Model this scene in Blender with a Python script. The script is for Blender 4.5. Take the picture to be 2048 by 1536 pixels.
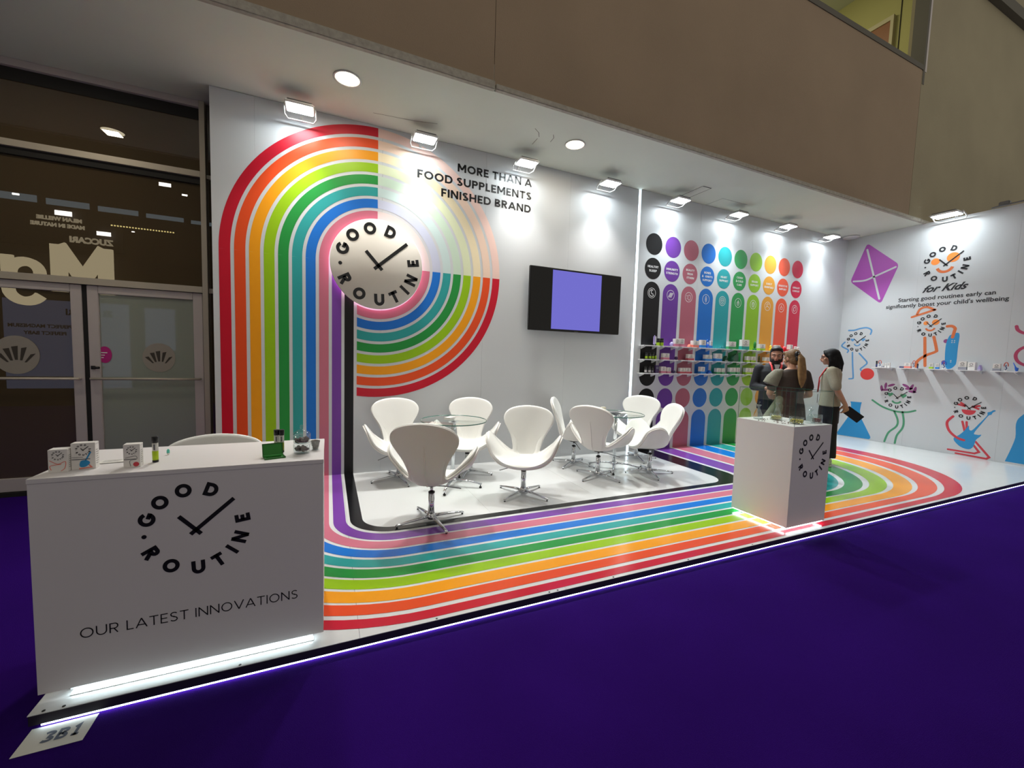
import bpy, bmesh, math, random
from mathutils import Vector, Matrix, Euler
from mathutils.geometry import tessellate_polygon
random.seed(7)
PI = math.pi
sc = bpy.context.scene
for o in list(bpy.data.objects): bpy.data.objects.remove(o)
COL = sc.collection

# ------------------------------------------------------------------ camera, world, exposure, area lights
cd = bpy.data.cameras.new('camera'); cam = bpy.data.objects.new('camera', cd); COL.objects.link(cam)
cd.sensor_width = 36.0; cd.lens = 824.93 * 36.0 / 2048.0; cd.clip_start = 0.02; cd.clip_end = 200
_r = Vector((0.91348021, -0.40571521, 0.0308071)); _u = Vector((5.04427405e-04, 7.68440117e-02, 9.97043e-01)); _f = Vector((0.40688285, 0.91076351, -0.07040014))
cam.matrix_world = Matrix(((_r.x, _u.x, -_f.x, -0.52684), (_r.y, _u.y, -_f.y, -5.16405), (_r.z, _u.z, -_f.z, 1.46639), (0, 0, 0, 1)))
sc.camera = cam
sc.view_settings.view_transform = 'Standard'; sc.view_settings.look = 'None'
sc.view_settings.gamma = 1.0; sc.view_settings.use_curve_mapping = False
sc.view_settings.exposure = 0.0
sc.cycles.use_denoising = True
sc.cycles.max_bounces = 8; sc.cycles.transparent_max_bounces = 24
sc.cycles.sample_clamp_indirect = 6.0
W = bpy.data.worlds.new('world'); sc.world = W; W.use_nodes = True
W.node_tree.nodes['Background'].inputs[0].default_value = (1.0, 0.94, 0.83, 1)
W.node_tree.nodes['Background'].inputs[1].default_value = 0.37

def area(name, loc, target, sx, sy, power, col=(1, 1, 1), spread=PI):
    l = bpy.data.lights.new(name, 'AREA'); l.shape = 'RECTANGLE'; l.size = sx; l.size_y = sy
    l.energy = power; l.color = col; l.spread = spread
    o = bpy.data.objects.new(name, l); COL.objects.link(o); o.location = loc
    o.rotation_euler = (Vector(target) - Vector(loc)).to_track_quat('-Z', 'Y').to_euler()
    return o
# unseen fill lights added to brighten the balcony wall, high behind the camera
area('balcony_fill', (2.5, -7.5, 8.8), (2.5, -1.2, 5.2), 10.0, 0.6, 14, (1.0, 0.88, 0.74), math.radians(75))
area('balcony_fill', (11.5, -7.5, 8.8), (11.0, -1.2, 6.4), 6.0, 0.6, 14, (0.98, 0.92, 0.78), math.radians(75))

ZC = 4.04      # soffit height
XK = 9.24      # right wall
H = 2.463      # centre height of the big round graphic
R0 = 1.55; PT = 0.13268; SW = 0.0995
ZCARP = -0.06

# ------------------------------------------------------------------ materials
def lin(c):
    return tuple(((v / 255) / 12.92 if v / 255 <= 0.04045 else (((v / 255) + 0.055) / 1.055) ** 2.4) for v in c)
MATS = {}
def mat(name, rgb, rough=0.5, metal=0.0, spec=0.5, noise=0.0, nscale=30.0, bump=0.0, bscale=60.0, emit=None, es=0.0, coat=0.0, sheen=0.0):
    if name in MATS: return MATS[name]
    m = bpy.data.materials.new(name); m.use_nodes = True; MATS[name] = m
    nt = m.node_tree; b = nt.nodes['Principled BSDF']; c = lin(rgb)
    b.inputs['Base Color'].default_value = (*c, 1); b.inputs['Roughness'].default_value = rough
    b.inputs['Metallic'].default_value = metal; b.inputs['Specular IOR Level'].default_value = spec
    b.inputs['Coat Weight'].default_value = coat; b.inputs['Coat Roughness'].default_value = 0.08
    b.inputs['Sheen Weight'].default_value = sheen
    tc = nt.nodes.new('ShaderNodeTexCoord')
    if noise > 0:
        n = nt.nodes.new('ShaderNodeTexNoise'); n.inputs['Scale'].default_value = nscale; n.inputs['Detail'].default_value = 4
        nt.links.new(tc.outputs['Object'], n.inputs['Vector'])
        mx = nt.nodes.new('ShaderNodeMix'); mx.data_type = 'RGBA'
        mx.inputs[6].default_value = (*[v * (1 - noise) for v in c], 1); mx.inputs[7].default_value = (*[min(1, v * (1 + noise)) for v in c], 1)
        nt.links.new(n.outputs['Fac'], mx.inputs[0]); nt.links.new(mx.outputs[2], b.inputs['Base Color'])
    if bump > 0:
        n2 = nt.nodes.new('ShaderNodeTexNoise'); n2.inputs['Scale'].default_value = bscale; n2.inputs['Detail'].default_value = 3
        nt.links.new(tc.outputs['Object'], n2.inputs['Vector'])
        bp = nt.nodes.new('ShaderNodeBump'); bp.inputs['Strength'].default_value = bump; bp.inputs['Distance'].default_value = 0.01
        nt.links.new(n2.outputs['Fac'], bp.inputs['Height']); nt.links.new(bp.outputs[0], b.inputs['Normal'])
    if emit is not None:
        b.inputs['Emission Color'].default_value = (*lin(emit), 1); b.inputs['Emission Strength'].default_value = es
    return m
def glass_mat(name, tint=(235, 245, 240), refl=1.5, rough=0.0, milk=0.0, milkcol=(200, 205, 200)):
    if name in MATS: return MATS[name]
    m = bpy.data.materials.new(name); m.use_nodes = True; MATS[name] = m; nt = m.node_tree; nt.nodes.clear()
    out = nt.nodes.new('ShaderNodeOutputMaterial'); tr = nt.nodes.new('ShaderNodeBsdfTransparent'); tr.inputs[0].default_value = (*lin(tint), 1)
    gl = nt.nodes.new('ShaderNodeBsdfGlossy'); gl.inputs['Roughness'].default_value = rough; gl.inputs[0].default_value = (1, 1, 1, 1)
    fr = nt.nodes.new('ShaderNodeFresnel'); fr.inputs[0].default_value = refl
    ge = nt.nodes.new('ShaderNodeNewGeometry'); sb = nt.nodes.new('ShaderNodeMath'); sb.operation = 'SUBTRACT'; sb.inputs[0].default_value = 1.0
    nt.links.new(ge.outputs['Backfacing'], sb.inputs[1]); mu = nt.nodes.new('ShaderNodeMath'); mu.operation = 'MULTIPLY'; nt.links.new(sb.outputs[0], mu.inputs[0]); nt.links.new(fr.outputs[0], mu.inputs[1])
    mx = nt.nodes.new('ShaderNodeMixShader'); nt.links.new(mu.outputs[0], mx.inputs[0])
    if milk > 0:
        df = nt.nodes.new('ShaderNodeBsdfDiffuse'); df.inputs[0].default_value = (*lin(milkcol), 1)
        m2 = nt.nodes.new('ShaderNodeMixShader'); m2.inputs[0].default_value = milk
        nt.links.new(tr.outputs[0], m2.inputs[1]); nt.links.new(df.outputs[0], m2.inputs[2]); nt.links.new(m2.outputs[0], mx.inputs[1])
    else: nt.links.new(tr.outputs[0], mx.inputs[1])
    nt.links.new(gl.outputs[0], mx.inputs[2]); nt.links.new(mx.outputs[0], out.inputs[0])
    return m
def emis(name, rgb, s):
    if name in MATS: return MATS[name]
    m = bpy.data.materials.new(name); m.use_nodes = True; MATS[name] = m; nt = m.node_tree; nt.nodes.clear()
    out = nt.nodes.new('ShaderNodeOutputMaterial'); e = nt.nodes.new('ShaderNodeEmission'); e.inputs[0].default_value = (*lin(rgb), 1); e.inputs[1].default_value = s
    nt.links.new(e.outputs[0], out.inputs[0]); return m

WHITE = mat('white_laminate', (226, 222, 222), 0.42, spec=0.4, noise=0.015, nscale=3)
WALLW = mat('wall_graphic_film', (202, 205, 208), 0.5, spec=0.35, noise=0.012, nscale=2)
FLOORW = mat('glossy_white_floor', (214, 216, 216), 0.16, spec=0.5, noise=0.04, nscale=2.2)
CEIL = mat('painted_soffit', (208, 212, 200), 0.8, noise=0.05, nscale=1.4, bump=0.05, bscale=20)
CONC = mat('brown_render', (150, 131, 109), 0.9, noise=0.16, nscale=0.9, bump=0.25, bscale=90)
CONC2 = mat('concrete_lip', (165, 160, 148), 0.9, noise=0.35, nscale=22, bump=0.4, bscale=50)
CARPET = mat('purple_carpet', (43, 12, 98), 0.95, spec=0.02, noise=0.22, nscale=1.6, bump=0.5, bscale=350)
BLACK = mat('black_print', (13, 13, 16), 0.45)
BLK = mat('black_plastic', (12, 12, 13), 0.35)
TRIM = mat('dark_skirt', (38, 32, 48), 0.45, noise=0.1, nscale=12)
CHROME = mat('chrome', (215, 218, 222), 0.09, metal=1.0)
ALU = mat('aluminium_frame', (190, 182, 180), 0.45, metal=0.15, noise=0.06, nscale=6)
ALUL = mat('pale_aluminium', (182, 174, 160), 0.45, metal=0.3, noise=0.05, nscale=6)
GASK = mat('gasket_black', (14, 13, 12), 0.7)
PLEATHER = mat('white_leatherette', (232, 232, 228), 0.24, spec=0.5, noise=0.03, nscale=5, bump=0.04, bscale=140, coat=0.25)
SHELLB = mat('white_shell_back', (222, 218, 213), 0.42, spec=0.4, noise=0.02, nscale=4)
GLASS = glass_mat('clear_glass', (250, 253, 251), 1.45)
GLEDGE = mat('glass_edge_green', (46, 92, 82), 0.15, spec=0.6)
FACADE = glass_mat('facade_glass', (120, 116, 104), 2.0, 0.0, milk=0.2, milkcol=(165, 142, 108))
MILKY = glass_mat('milky_reflection_glass', (120, 126, 116), 1.9, 0.03, milk=0.75, milkcol=(166, 174, 162))  # pale milk paints in the reflection that lightens the right door
LED = emis('led_cool_white', (225, 245, 255), 9.0)
LEDB = emis('led_counter', (228, 250, 255), 13.0)
HALO = emis('halo_pink', (255, 190, 224), 9.0)
LENS = emis('floodlight_lens', (242, 252, 255), 52.0)
DOWN = emis('downlight_lens', (255, 240, 205), 4.0)
C10 = [('red', (196, 12, 42)), ('orange', (226, 76, 26)), ('yellow', (238, 156, 10)), ('lime', (146, 190, 8)), ('green', (30, 142, 60)),
       ('teal', (42, 156, 154)), ('blue', (20, 112, 204)), ('pink', (198, 112, 132)), ('purple', (118, 64, 158)), ('black', (16, 16, 19))]
CM = [mat('print_' + n, c, 0.4, spec=0.4) for n, c in C10]
CF = [mat('floor_film_' + n, c, 0.2, spec=0.5) for n, c in C10]
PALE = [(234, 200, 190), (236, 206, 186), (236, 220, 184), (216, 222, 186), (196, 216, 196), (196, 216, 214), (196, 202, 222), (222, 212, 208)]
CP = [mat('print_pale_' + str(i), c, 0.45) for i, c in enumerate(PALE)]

# ------------------------------------------------------------------ builders
def tag(o, label=None, cat=None, group=None, kind=None):
    if label: o['label'] = label
    if cat: o['category'] = cat
    if group: o['group'] = group
    if kind: o['kind'] = kind
    return o
def empty(name, loc=(0, 0, 0), rz=0.0, label=None, cat=None, group=None, kind=None):
    o = bpy.data.objects.new(name, None); COL.objects.link(o); o.location = loc; o.rotation_euler = (0, 0, rz); o.empty_display_size = 0.05
    return tag(o, label, cat, group, kind)
def dup(root, loc=None, rz=None, label=None, group=None):
    def cp(o, par):
        c = o.copy(); COL.objects.link(c)
        if par: c.parent = par
        for ch in o.children: cp(ch, c)
        return c
    r = cp(root, None)
    if loc is not None: r.location = loc
    if rz is not None: r.rotation_euler = (0, 0, rz)
    if label: r['label'] = label
    if group: r['group'] = group
    return r
class MB:
    def __init__(s): s.v = []; s.f = []; s.sm = []
    def add(s, vs, fs, smooth=False):
        n = len(s.v); s.v += [tuple(v) for v in vs]; s.f += [tuple(i + n for i in f) for f in fs]; s.sm += [smooth] * len(fs); return s
    def box(s, x0, x1, y0, y1, z0, z1, M=None):
        vs = [Vector((x, y, z)) for x in (x0, x1) for y in (y0, y1) for z in (z0, z1)]
        if M: vs = [M @ v for v in vs]
        return s.add(vs, [(0, 1, 3, 2), (4, 6, 7, 5), (0, 4, 5, 1), (2, 3, 7, 6), (0, 2, 6, 4), (1, 5, 7, 3)])
    def tube(s, pts, rad, n=10, cap=True, M=None, smooth=True, flat=None):
        pts = [Vector(p) for p in pts]; k = len(pts)
        rs = rad if isinstance(rad, (list, tuple)) else [rad] * k
        vs = []; prev = None
        for i, p in enumerate(pts):
            t = (pts[min(i + 1, k - 1)] - pts[max(i - 1, 0)])
            t = t.normalized() if t.length > 1e-9 else Vector((0, 0, 1))
            if prev is None:
                a = Vector((0, 0, 1)) if abs(t.z) < 0.9 else Vector((1, 0, 0)); e1 = t.cross(a).normalized()
            else: e1 = (prev - t * prev.dot(t)).normalized()
            prev = e1; e2 = t.cross(e1)
            for j in range(n):
                a = 2 * PI * j / n
                sx, sy = (1, 1) if flat is None else flat
                vs.append(p + e1 * math.cos(a) * rs[i] * sx + e2 * math.sin(a) * rs[i] * sy)
        if M: vs = [M @ v for v in vs]
        fs = [(i * n + j, i * n + (j + 1) % n, (i + 1) * n + (j + 1) % n, (i + 1) * n + j) for i in range(k - 1) for j in range(n)]
        s.add(vs, fs, smooth)
        if cap: s.f += [tuple(len(s.v) - k * n + j for j in range(n))[::-1], tuple(len(s.v) - n + j for j in range(n))]; s.sm += [False, False]
        return s
    def lathe(s, prof, n=24, c=(0, 0, 0), M=None, smooth=True):
        vs = []
        for r, z in prof:
            for j in range(n):
                a = 2 * PI * j / n; vs.append(Vector((c[0] + r * math.cos(a), c[1] + r * math.sin(a), c[2] + z)))
        if M: vs = [M @ v for v in vs]
        k = len(prof)
        fs = [(i * n + j, i * n + (j + 1) % n, (i + 1) * n + (j + 1) % n, (i + 1) * n + j) for i in range(k - 1) for j in range(n)]
        s.add(vs, fs, smooth)
        if tuple(prof[0]) == tuple(prof[-1]): return s
        b = len(s.v) - k * n
        s.f += [tuple(b + j for j in range(n))[::-1], tuple(b + (k - 1) * n + j for j in range(n))]; s.sm += [False, False]
        return s
    def ell(s, c, r, M=None, n=16, m=10):
        vs = []
        for i in range(m + 1):
            th = PI * i / m
            for j in range(n):
                a = 2 * PI * j / n; vs.append(Vector((c[0] + r[0] * math.sin(th) * math.cos(a), c[1] + r[1] * math.sin(th) * math.sin(a), c[2] + r[2] * math.cos(th))))
        if M: vs = [M @ v for v in vs]
        fs = [(i * n + j, (i + 1) * n + j, (i + 1) * n + (j + 1) % n, i * n + (j + 1) % n) for i in range(m) for j in range(n)]
        return s.add(vs, fs, True)
    def prism(s, pts, h, F):
        """extruded polygon; F(u,v,w)->3D"""
        tris = tessellate_polygon([[Vector((p[0], p[1], 0)) for p in pts]]); n = len(pts)
        vs = [F(p[0], p[1], 0) for p in pts] + [F(p[0], p[1], h) for p in pts]
        fs = [tuple(t) for t in tris] + [tuple(i + n for i in t)[::-1] for t in tris] + [(i, (i + 1) % n, n + (i + 1) % n, n + i) for i in range(n)]
        return s.add(vs, fs)
    def build(s, name, m, parent=None, bevel=0.0, bseg=2, loc=None):
        me = bpy.data.meshes.new(name); me.from_pydata([tuple(v) for v in s.v], [], s.f); me.materials.append(m)
        for p, q in zip(me.polygons, s.sm): p.use_smooth = q
        bm = bmesh.new(); bm.from_mesh(me); bmesh.ops.remove_doubles(bm, verts=bm.verts, dist=1e-6); bmesh.ops.recalc_face_normals(bm, faces=bm.faces)
        if bevel > 0:
            es = [e for e in bm.edges if len(e.link_faces) == 2 and e.calc_face_angle(0) > 0.6]
            bmesh.ops.bevel(bm, geom=es, offset=bevel, segments=bseg, affect='EDGES', clamp_overlap=True)
        bm.to_mesh(me); bm.free()
        o = bpy.data.objects.new(name, me); COL.objects.link(o)
        if parent: o.parent = parent
        if loc: o.location = loc
        return o
def bx(name, m, x0, x1, y0, y1, z0, z1, parent=None, bevel=0.0): return MB().box(x0, x1, y0, y1, z0, z1).build(name, m, parent, bevel)

# flat print: 2-D shapes mapped on a surface
def ribbon(pts, w, closed=False):
    P = [Vector((p[0], p[1])) for p in pts]; n = len(P); L = []; Rr = []
    ws = w if isinstance(w, (list, tuple)) else [w] * n
    for i in range(n):
        a = P[(i - 1) % n] if (closed or i > 0) else None; b = P[(i + 1) % n] if (closed or i < n - 1) else None
        d1 = (P[i] - a).normalized() if a is not None else None; d2 = (b - P[i]).normalized() if b is not None else None
        if d1 is None: d1 = d2
        if d2 is None: d2 = d1
        n1 = Vector((-d1.y, d1.x)); n2 = Vector((-d2.y, d2.x)); m = n1 + n2
        m = m.normalized() if m.length > 1e-6 else n1
        k = ws[i] / 2 / max(0.35, m.dot(n1)); L.append(P[i] + m * k); Rr.append(P[i] - m * k)
    q = []
    for i in range(n if closed else n - 1):
        j = (i + 1) % n; q.append([tuple(L[i]), tuple(L[j]), tuple(Rr[j]), tuple(Rr[i])])
    return q
def arc(cx, cy, rx, ry, a0, a1, n=12): return [(cx + rx * math.cos(math.radians(a0 + (a1 - a0) * i / n)), cy + ry * math.sin(math.radians(a0 + (a1 - a0) * i / n))) for i in range(n + 1)]
def disc(cx, cy, rx, ry=None, n=32): return [[(cx + rx * math.cos(2 * PI * i / n), cy + (ry or rx) * math.sin(2 * PI * i / n)) for i in range(n)]]
def round_line(pts, w): # ribbon with rounded ends
    def half(p, q):
        a = math.degrees(math.atan2(p[1] - q[1], p[0] - q[0])); return [arc(p[0], p[1], w / 2, w / 2, a - 90, a + 90, 8)]
    return ribbon(pts, w) + half(pts[0], pts[1]) + half(pts[-1], pts[-2])
def smooth(pts, k=6):
    P = [Vector(p) for p in pts]; out = []
    for i in range(len(P) - 1):
        p0 = P[max(i - 1, 0)]; p1 = P[i]; p2 = P[i + 1]; p3 = P[min(i + 2, len(P) - 1)]
        for j in range(k):
            t = j / k; out.append(0.5 * ((2 * p1) + (p2 - p0) * t + (2 * p0 - 5 * p1 + 4 * p2 - p3) * t * t + (3 * p1 - p0 - 3 * p2 + p3) * t ** 3))
    out.append(P[-1]); return [tuple(p) for p in out]
def smooth_closed(pts, k=5):
    P = [Vector(p) for p in pts]; n = len(P); out = []
    for i in range(n):
        p0, p1, p2, p3 = P[i - 1], P[i], P[(i + 1) % n], P[(i + 2) % n]
        for j in range(k):
            t = j / k; out.append(0.5 * ((2 * p1) + (p2 - p0) * t + (2 * p0 - 5 * p1 + 4 * p2 - p3) * t * t + (3 * p1 - p0 - 3 * p2 + p3) * t ** 3))
    return [tuple(p) for p in out]
def pr(name, polys, F, m, parent, off=0.002, label=None):
    b = MB()
    for p in polys:
        vs = [F(u, v, off) for u, v in p]
        if len(p) <= 4: b.add(vs, [tuple(range(len(p)))])
        else: b.add(vs, [tuple(t) for t in tessellate_polygon([[Vector((u, v, 0)) for u, v in p]])])
    me = bpy.data.meshes.new(name); me.from_pydata([tuple(v) for v in b.v], [], b.f); me.materials.append(m)
    o = bpy.data.objects.new(name, me); COL.objects.link(o); o.parent = parent
    if label: o['label'] = label
    return o
Fw = lambda u, v, o: (u, -o, v)
Fp = lambda u, v, o: (u, -0.02 - o, v)
Fk = lambda u, v, o: (XK - o, -u, v)
Ff = lambda u, v, o: (u, v, o)

# stroke alphabet, cap height 1
def glyph(ch, w):
    h = w / 2; r = 0.5 - h
    L = dict(
        O=(1.0, [('c', arc(.5, .5, r, r, 0, 345, 23))]),
        G=(1.0, [('o', arc(.5, .5, r, r, 42, 345, 20) + [(1 - h, .47)]), ('o', [(1 - h + h * .9, .46), (.55, .46)])]),
        C=(.95, [('o', arc(.5, .5, r, r, 45, 315, 20))]),
        D=(.86, [('c', [(h, h), (.38, h)] + arc(.38, .5, .86 - .38 - h, r, -80, 80, 10) + [(.38, 1 - h), (h, 1 - h)])]),
        R=(.72, [('o', [(h, 0), (h, 1 - h), (.4, 1 - h)] + arc(.4, .7, .29 - h + .0, .3 - h, 80, -80, 8) + [(.4, .4 + h), (h, .4 + h)]), ('o', [(.34, .45), (.63, 0)])]),
        P=(.68, [('o', [(h, 0), (h, 1 - h), (.4, 1 - h)] + arc(.4, .69, .29 - h, .31 - h, 80, -80, 8) + [(.4, .38 + h), (h, .38 + h)])]),
        B=(.7, [('c', [(h, h), (h, 1 - h), (.36, 1 - h)] + arc(.37, .745, .28 - h, .255 - h, 80, -80, 7) + [(.37, .51), (.4, .5)] + arc(.4, .27, .3 - h, .27 - h, 80, -80, 7) + [(.38, h)]), ('o', [(h, .5), (.4, .5)])]),
        U=(.84, [('o', [(h, 1), (h, .42)] + arc(.42, .42, .42 - h, .42 - h, 180, 360, 12)[1:] + [(.84 - h, 1)])]),
        T=(.74, [('o', [(0, 1 - h), (.74, 1 - h)]), ('o', [(.37, 1), (.37, 0)])]),
        I=(w, [('o', [(h, 0), (h, 1)])]),
        N=(.84, [('o', [(h, 0), (h, 1)]), ('o', [(.84 - h, 0), (.84 - h, 1)]), ('o', [(h * .9, .97), (.84 - h * .9, .03)])]),
        E=(.6, [('o', [(.6, 1 - h), (h, 1 - h), (h, h), (.6, h)]), ('o', [(h, .5), (.54, .5)])]),
        F=(.58, [('o', [(.58, 1 - h), (h, 1 - h), (h, 0)]), ('o', [(h, .48), (.52, .48)])]),
        L=(.55, [('o', [(h, 1), (h, h), (.55, h)])]),
        M=(1.0, [('o', [(h, 0), (h, .98)]), ('o', [(1 - h, 0), (1 - h, .98)]), ('o', [(h, .97), (.5, .28)]), ('o', [(1 - h, .97), (.5, .28)])]),
        A=(.92, [('o', [(h * .6, 0), (.46, .97)]), ('o', [(.92 - h * .6, 0), (.46, .97)]), ('o', [(.2, .3), (.72, .3)])]),
        V=(.9, [('o', [(h * .6, 1), (.45, .03)]), ('o', [(.9 - h * .6, 1), (.45, .03)])]),
        H=(.82, [('o', [(h, 0), (h, 1)]), ('o', [(.82 - h, 0), (.82 - h, 1)]), ('o', [(h, .5), (.82 - h, .5)])]),
        S=(.66, [('o', arc(.34, .74, .29 - h * .6, .26 - h, 30, 270, 12) + arc(.32, .26, .31 - h * .6, .25 - h + .02, 88, -150, 12))]),
        Y=(.8, [('o', [(h * .6, 1), (.4, .45)]), ('o', [(.8 - h * .6, 1), (.4, .45)]), ('o', [(.4, .5), (.4, 0)])]),
        K=(.72, [('o', [(h, 0), (h, 1)]), ('o', [(.68, 1), (h, .4)]), ('o', [(.28, .6), (.7, 0)])]),
        Z=(.7, [('o', [(.03, 1 - h), (.64, 1 - h), (.06, h), (.68, h)])]),
    )
    L['3'] = (.62, [('o', arc(.3, .75, .27, .25 - h, 150, -70, 10) + arc(.3, .27, .3, .27 - h, 80, -150, 10))])
    L['1'] = (.5, [('o', [(.05, .8), (.28, .96), (.28, 0)]), ('o', [(.06, h), (.5, h)])])
    L['&'] = (.8, [('o', [(.75, .02), (.2, .75)] + arc(.35, .8, .16, .15, 190, -20, 6) + [(.12, .35)] + arc(.32, .27, .25, .22, 170, 330, 6) + [(.7, .5)])])
    L["'"] = (.2, [('o', [(.1, 1), (.08, .7)])])
    return L.get(ch)
def gl_polys(ch, w):
    g = glyph(ch, w)
    if not g: return 0.35, []
    out = []
    for k, pts in g[1]: out += ribbon(pts, w, k == 'c')
    return g[0], out
def text_polys(s, x, y, h, w=0.2, sp=0.16, align='l', width=None, space=0.34):
    adv = 0; items = []
    for ch in s:
        if ch == ' ': adv += space; continue
        gw, ps = gl_polys(ch, w); items.append((adv, ps)); adv += gw + sp
    adv -= sp; kx = (width / (adv * h)) if width else 1.0
    tot = adv * h * kx; x0 = x if align == 'l' else (x - tot if align == 'r' else x - tot / 2)
    return [[(x0 + (a + u) * h * kx, y + v * h) for u, v in p] for a, ps in items for p in ps]
LOGO = [('G', 160, 1), ('O', 133, 1), ('O', 103, 1), ('D', 70, 1), ('E', 8, -1), ('N', -21, -1), ('I', -41, -1), ('T', -62, -1), ('U', -87.5, -1), ('O', -120, -1), ('R', -151, -1)]
def logo_letters(cx, cz, U, w=0.26, h=0.265):
    out = []
    for ch, a, s in LOGO:
        gw, ps = gl_polys(ch, w); an = math.radians(a)
        ux, uz = cx + 0.79 * U * math.cos(an), cz + 0.79 * U * math.sin(an)
        up = Vector((math.cos(an), math.sin(an))) * s; ri = Vector((up.y, -up.x)); k = h * U
        for p in ps: out.append([(ux + ((u - gw / 2) * ri.x + (v - .5) * up.x) * k, uz + ((u - gw / 2) * ri.y + (v - .5) * up.y) * k) for u, v in p])
    out += disc(cx - .79 * U, cz - .055 * U, .04 * U, n=14)
    return out
def logo_parts(cx, cz, U, F, m, par, off):
    ps = logo_letters(cx, cz, U); groups = []; k = 0
    for ch, a, s_ in LOGO:
        n = len(gl_polys(ch, .26)[1]); groups.append(ps[k:k + n]); k += n
    groups.append(ps[k:])
    for g in groups: pr('letter', g, F, m, par, off)
def text_parts(s, x, y, h, w, sp, align, width, F, m, par, off, space=0.34):
    ps = text_polys(s, x, y, h, w, sp, align, width, space); k = 0
    for ch in s:
        if ch == ' ': continue
        n = len(gl_polys(ch, w)[1]); pr('letter', ps[k:k + n], F, m, par, off); k += n
def logo_hands(cx, cz, U, w=0.075):
    z = cz - .0
    return ribbon([(cx - .08 * U, z - .11 * U), (cx + .64 * U, z + .53 * U)], w * U) + ribbon([(cx - .26 * U, z + .27 * U), (cx + .09 * U, z - .12 * U)], w * U)
def font_text(name, s, size, F, m, parent, x, y, align='LEFT', shear=0.0, bold=0.0, width=None, off=0.002, label=None, spacing=1.0):
    cu = bpy.data.curves.new(name, 'FONT'); cu.body = s; cu.size = size; cu.align_x = 'LEFT'; cu.shear = shear; cu.offset = bold; cu.space_character = spacing
    cu.resolution_u = 3; t = bpy.data.objects.new(name + '_tmp', cu); COL.objects.link(t)
    bpy.context.view_layer.update()
    me = bpy.data.meshes.new_from_object(t.evaluated_get(bpy.context.evaluated_depsgraph_get()))
    bpy.data.objects.remove(t); xs = [v.co.x for v in me.vertices]; x0, x1 = min(xs), max(xs); kx = width / (x1 - x0) if width else 1.0
    tot = (x1 - x0) * kx; sx = x if align == 'LEFT' else (x - tot if align == 'RIGHT' else x - tot / 2)
    for v in me.vertices: v.co = Vector(F(sx + (v.co.x - x0) * kx, y + v.co.y, off))
    me.materials.clear(); me.materials.append(m); me.name = name
    o = bpy.data.objects.new(name, me); COL.objects.link(o); o.parent = parent
    if label: o['label'] = label
    return o

# ------------------------------------------------------------------ floor and platform
fl = bx('floor', CARPET, -9, 16, -13, 3.5, ZCARP - 0.1, ZCARP); tag(fl, kind='structure')
st = empty('stage_platform', (0, 0, 0), 0, 'low glossy white platform with rainbow stripes and a lit edge over purple carpet', 'platform')
# deck boards
xs = [-1.603, -0.38, 0.85, 2.07, 3.29, 4.51, 5.73, 6.95, 8.17, 9.238]
for i in range(9): MB().box(xs[i] + .0008, xs[i + 1] - .0008, -3.03, -0.0005, -0.003, 0.0).build('deck_board', FLOORW, st)
bx('skirting', TRIM, -1.600, 9.238, -3.0295, -3.012, -0.044, -0.0035, st)
bx('skirting', TRIM, -1.602, -1.585, -3.012, -0.001, -0.044, -0.0035, st)
bx('led_strip', LED, -1.565, 9.238, -3.027, -3.016, -0.053, -0.045, st)
bx('bearer', GASK, -1.5, 9.2, -2.9, -0.1, -0.06, -0.031, st)
sc1 = MB()
for x in [-1.56, -1.50, -.9, .02, .73, .79, 1.22, 1.9, 2.6, 3.9, 4.8, 5.9, 7.1]: sc1.lathe([(.006, 0), (.006, .0015), (.003, .002)], 8, (x, -3.018, 0))
tag(sc1.build('screw', BLK, st), kind='stuff')
bout = [-3.0, -2.887, -2.77, -2.63, -2.501, -2.366, -2.23, -2.095, -1.952, -1.79]
bin_ = [-2.924, -2.79, -2.655, -2.522, -2.391, -2.26, -2.118, -1.975, -1.83, -1.704]
rout = [1.9, 1.8, 1.687, 1.506, 1.335, 1.15, .95, .76, .57, .40]
rin = [1.79, 1.663, 1.48, 1.29, 1.13, .93, .75, .56, .40, .25]
def floor_path(xl, yb, xr, r, yw):
    P = [(xl, 0.0)]
    P += [(xl * math.cos(a), -1.45 + (yb + 1.45) * math.sin(a)) for a in [PI / 2 * i / 20 for i in range(21)]]
    P += [(1.0, yb), (2.2, yb)] + [(xr - r + r * math.sin(a), yb + r - r * math.cos(a)) for a in [PI / 2 * i / 24 for i in range(25)]]
    return P + [(xr, yw)]
for k in range(10):
    xc = 4.135 + .395 * (9 - k)
    a = floor_path(-(R0 - k * PT), bout[k], xc + .166, rout[k], -0.021); b = floor_path(-(R0 - k * PT) + SW, bin_[k], xc - .166, rin[k], -0.021)
    pr('stripe', [[a[i], a[i + 1], b[i + 1], b[i]] for i in range(len(a) - 1)], Ff, CF[k], st, 0.0012, C10[k][0] + ' stripe')

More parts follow.
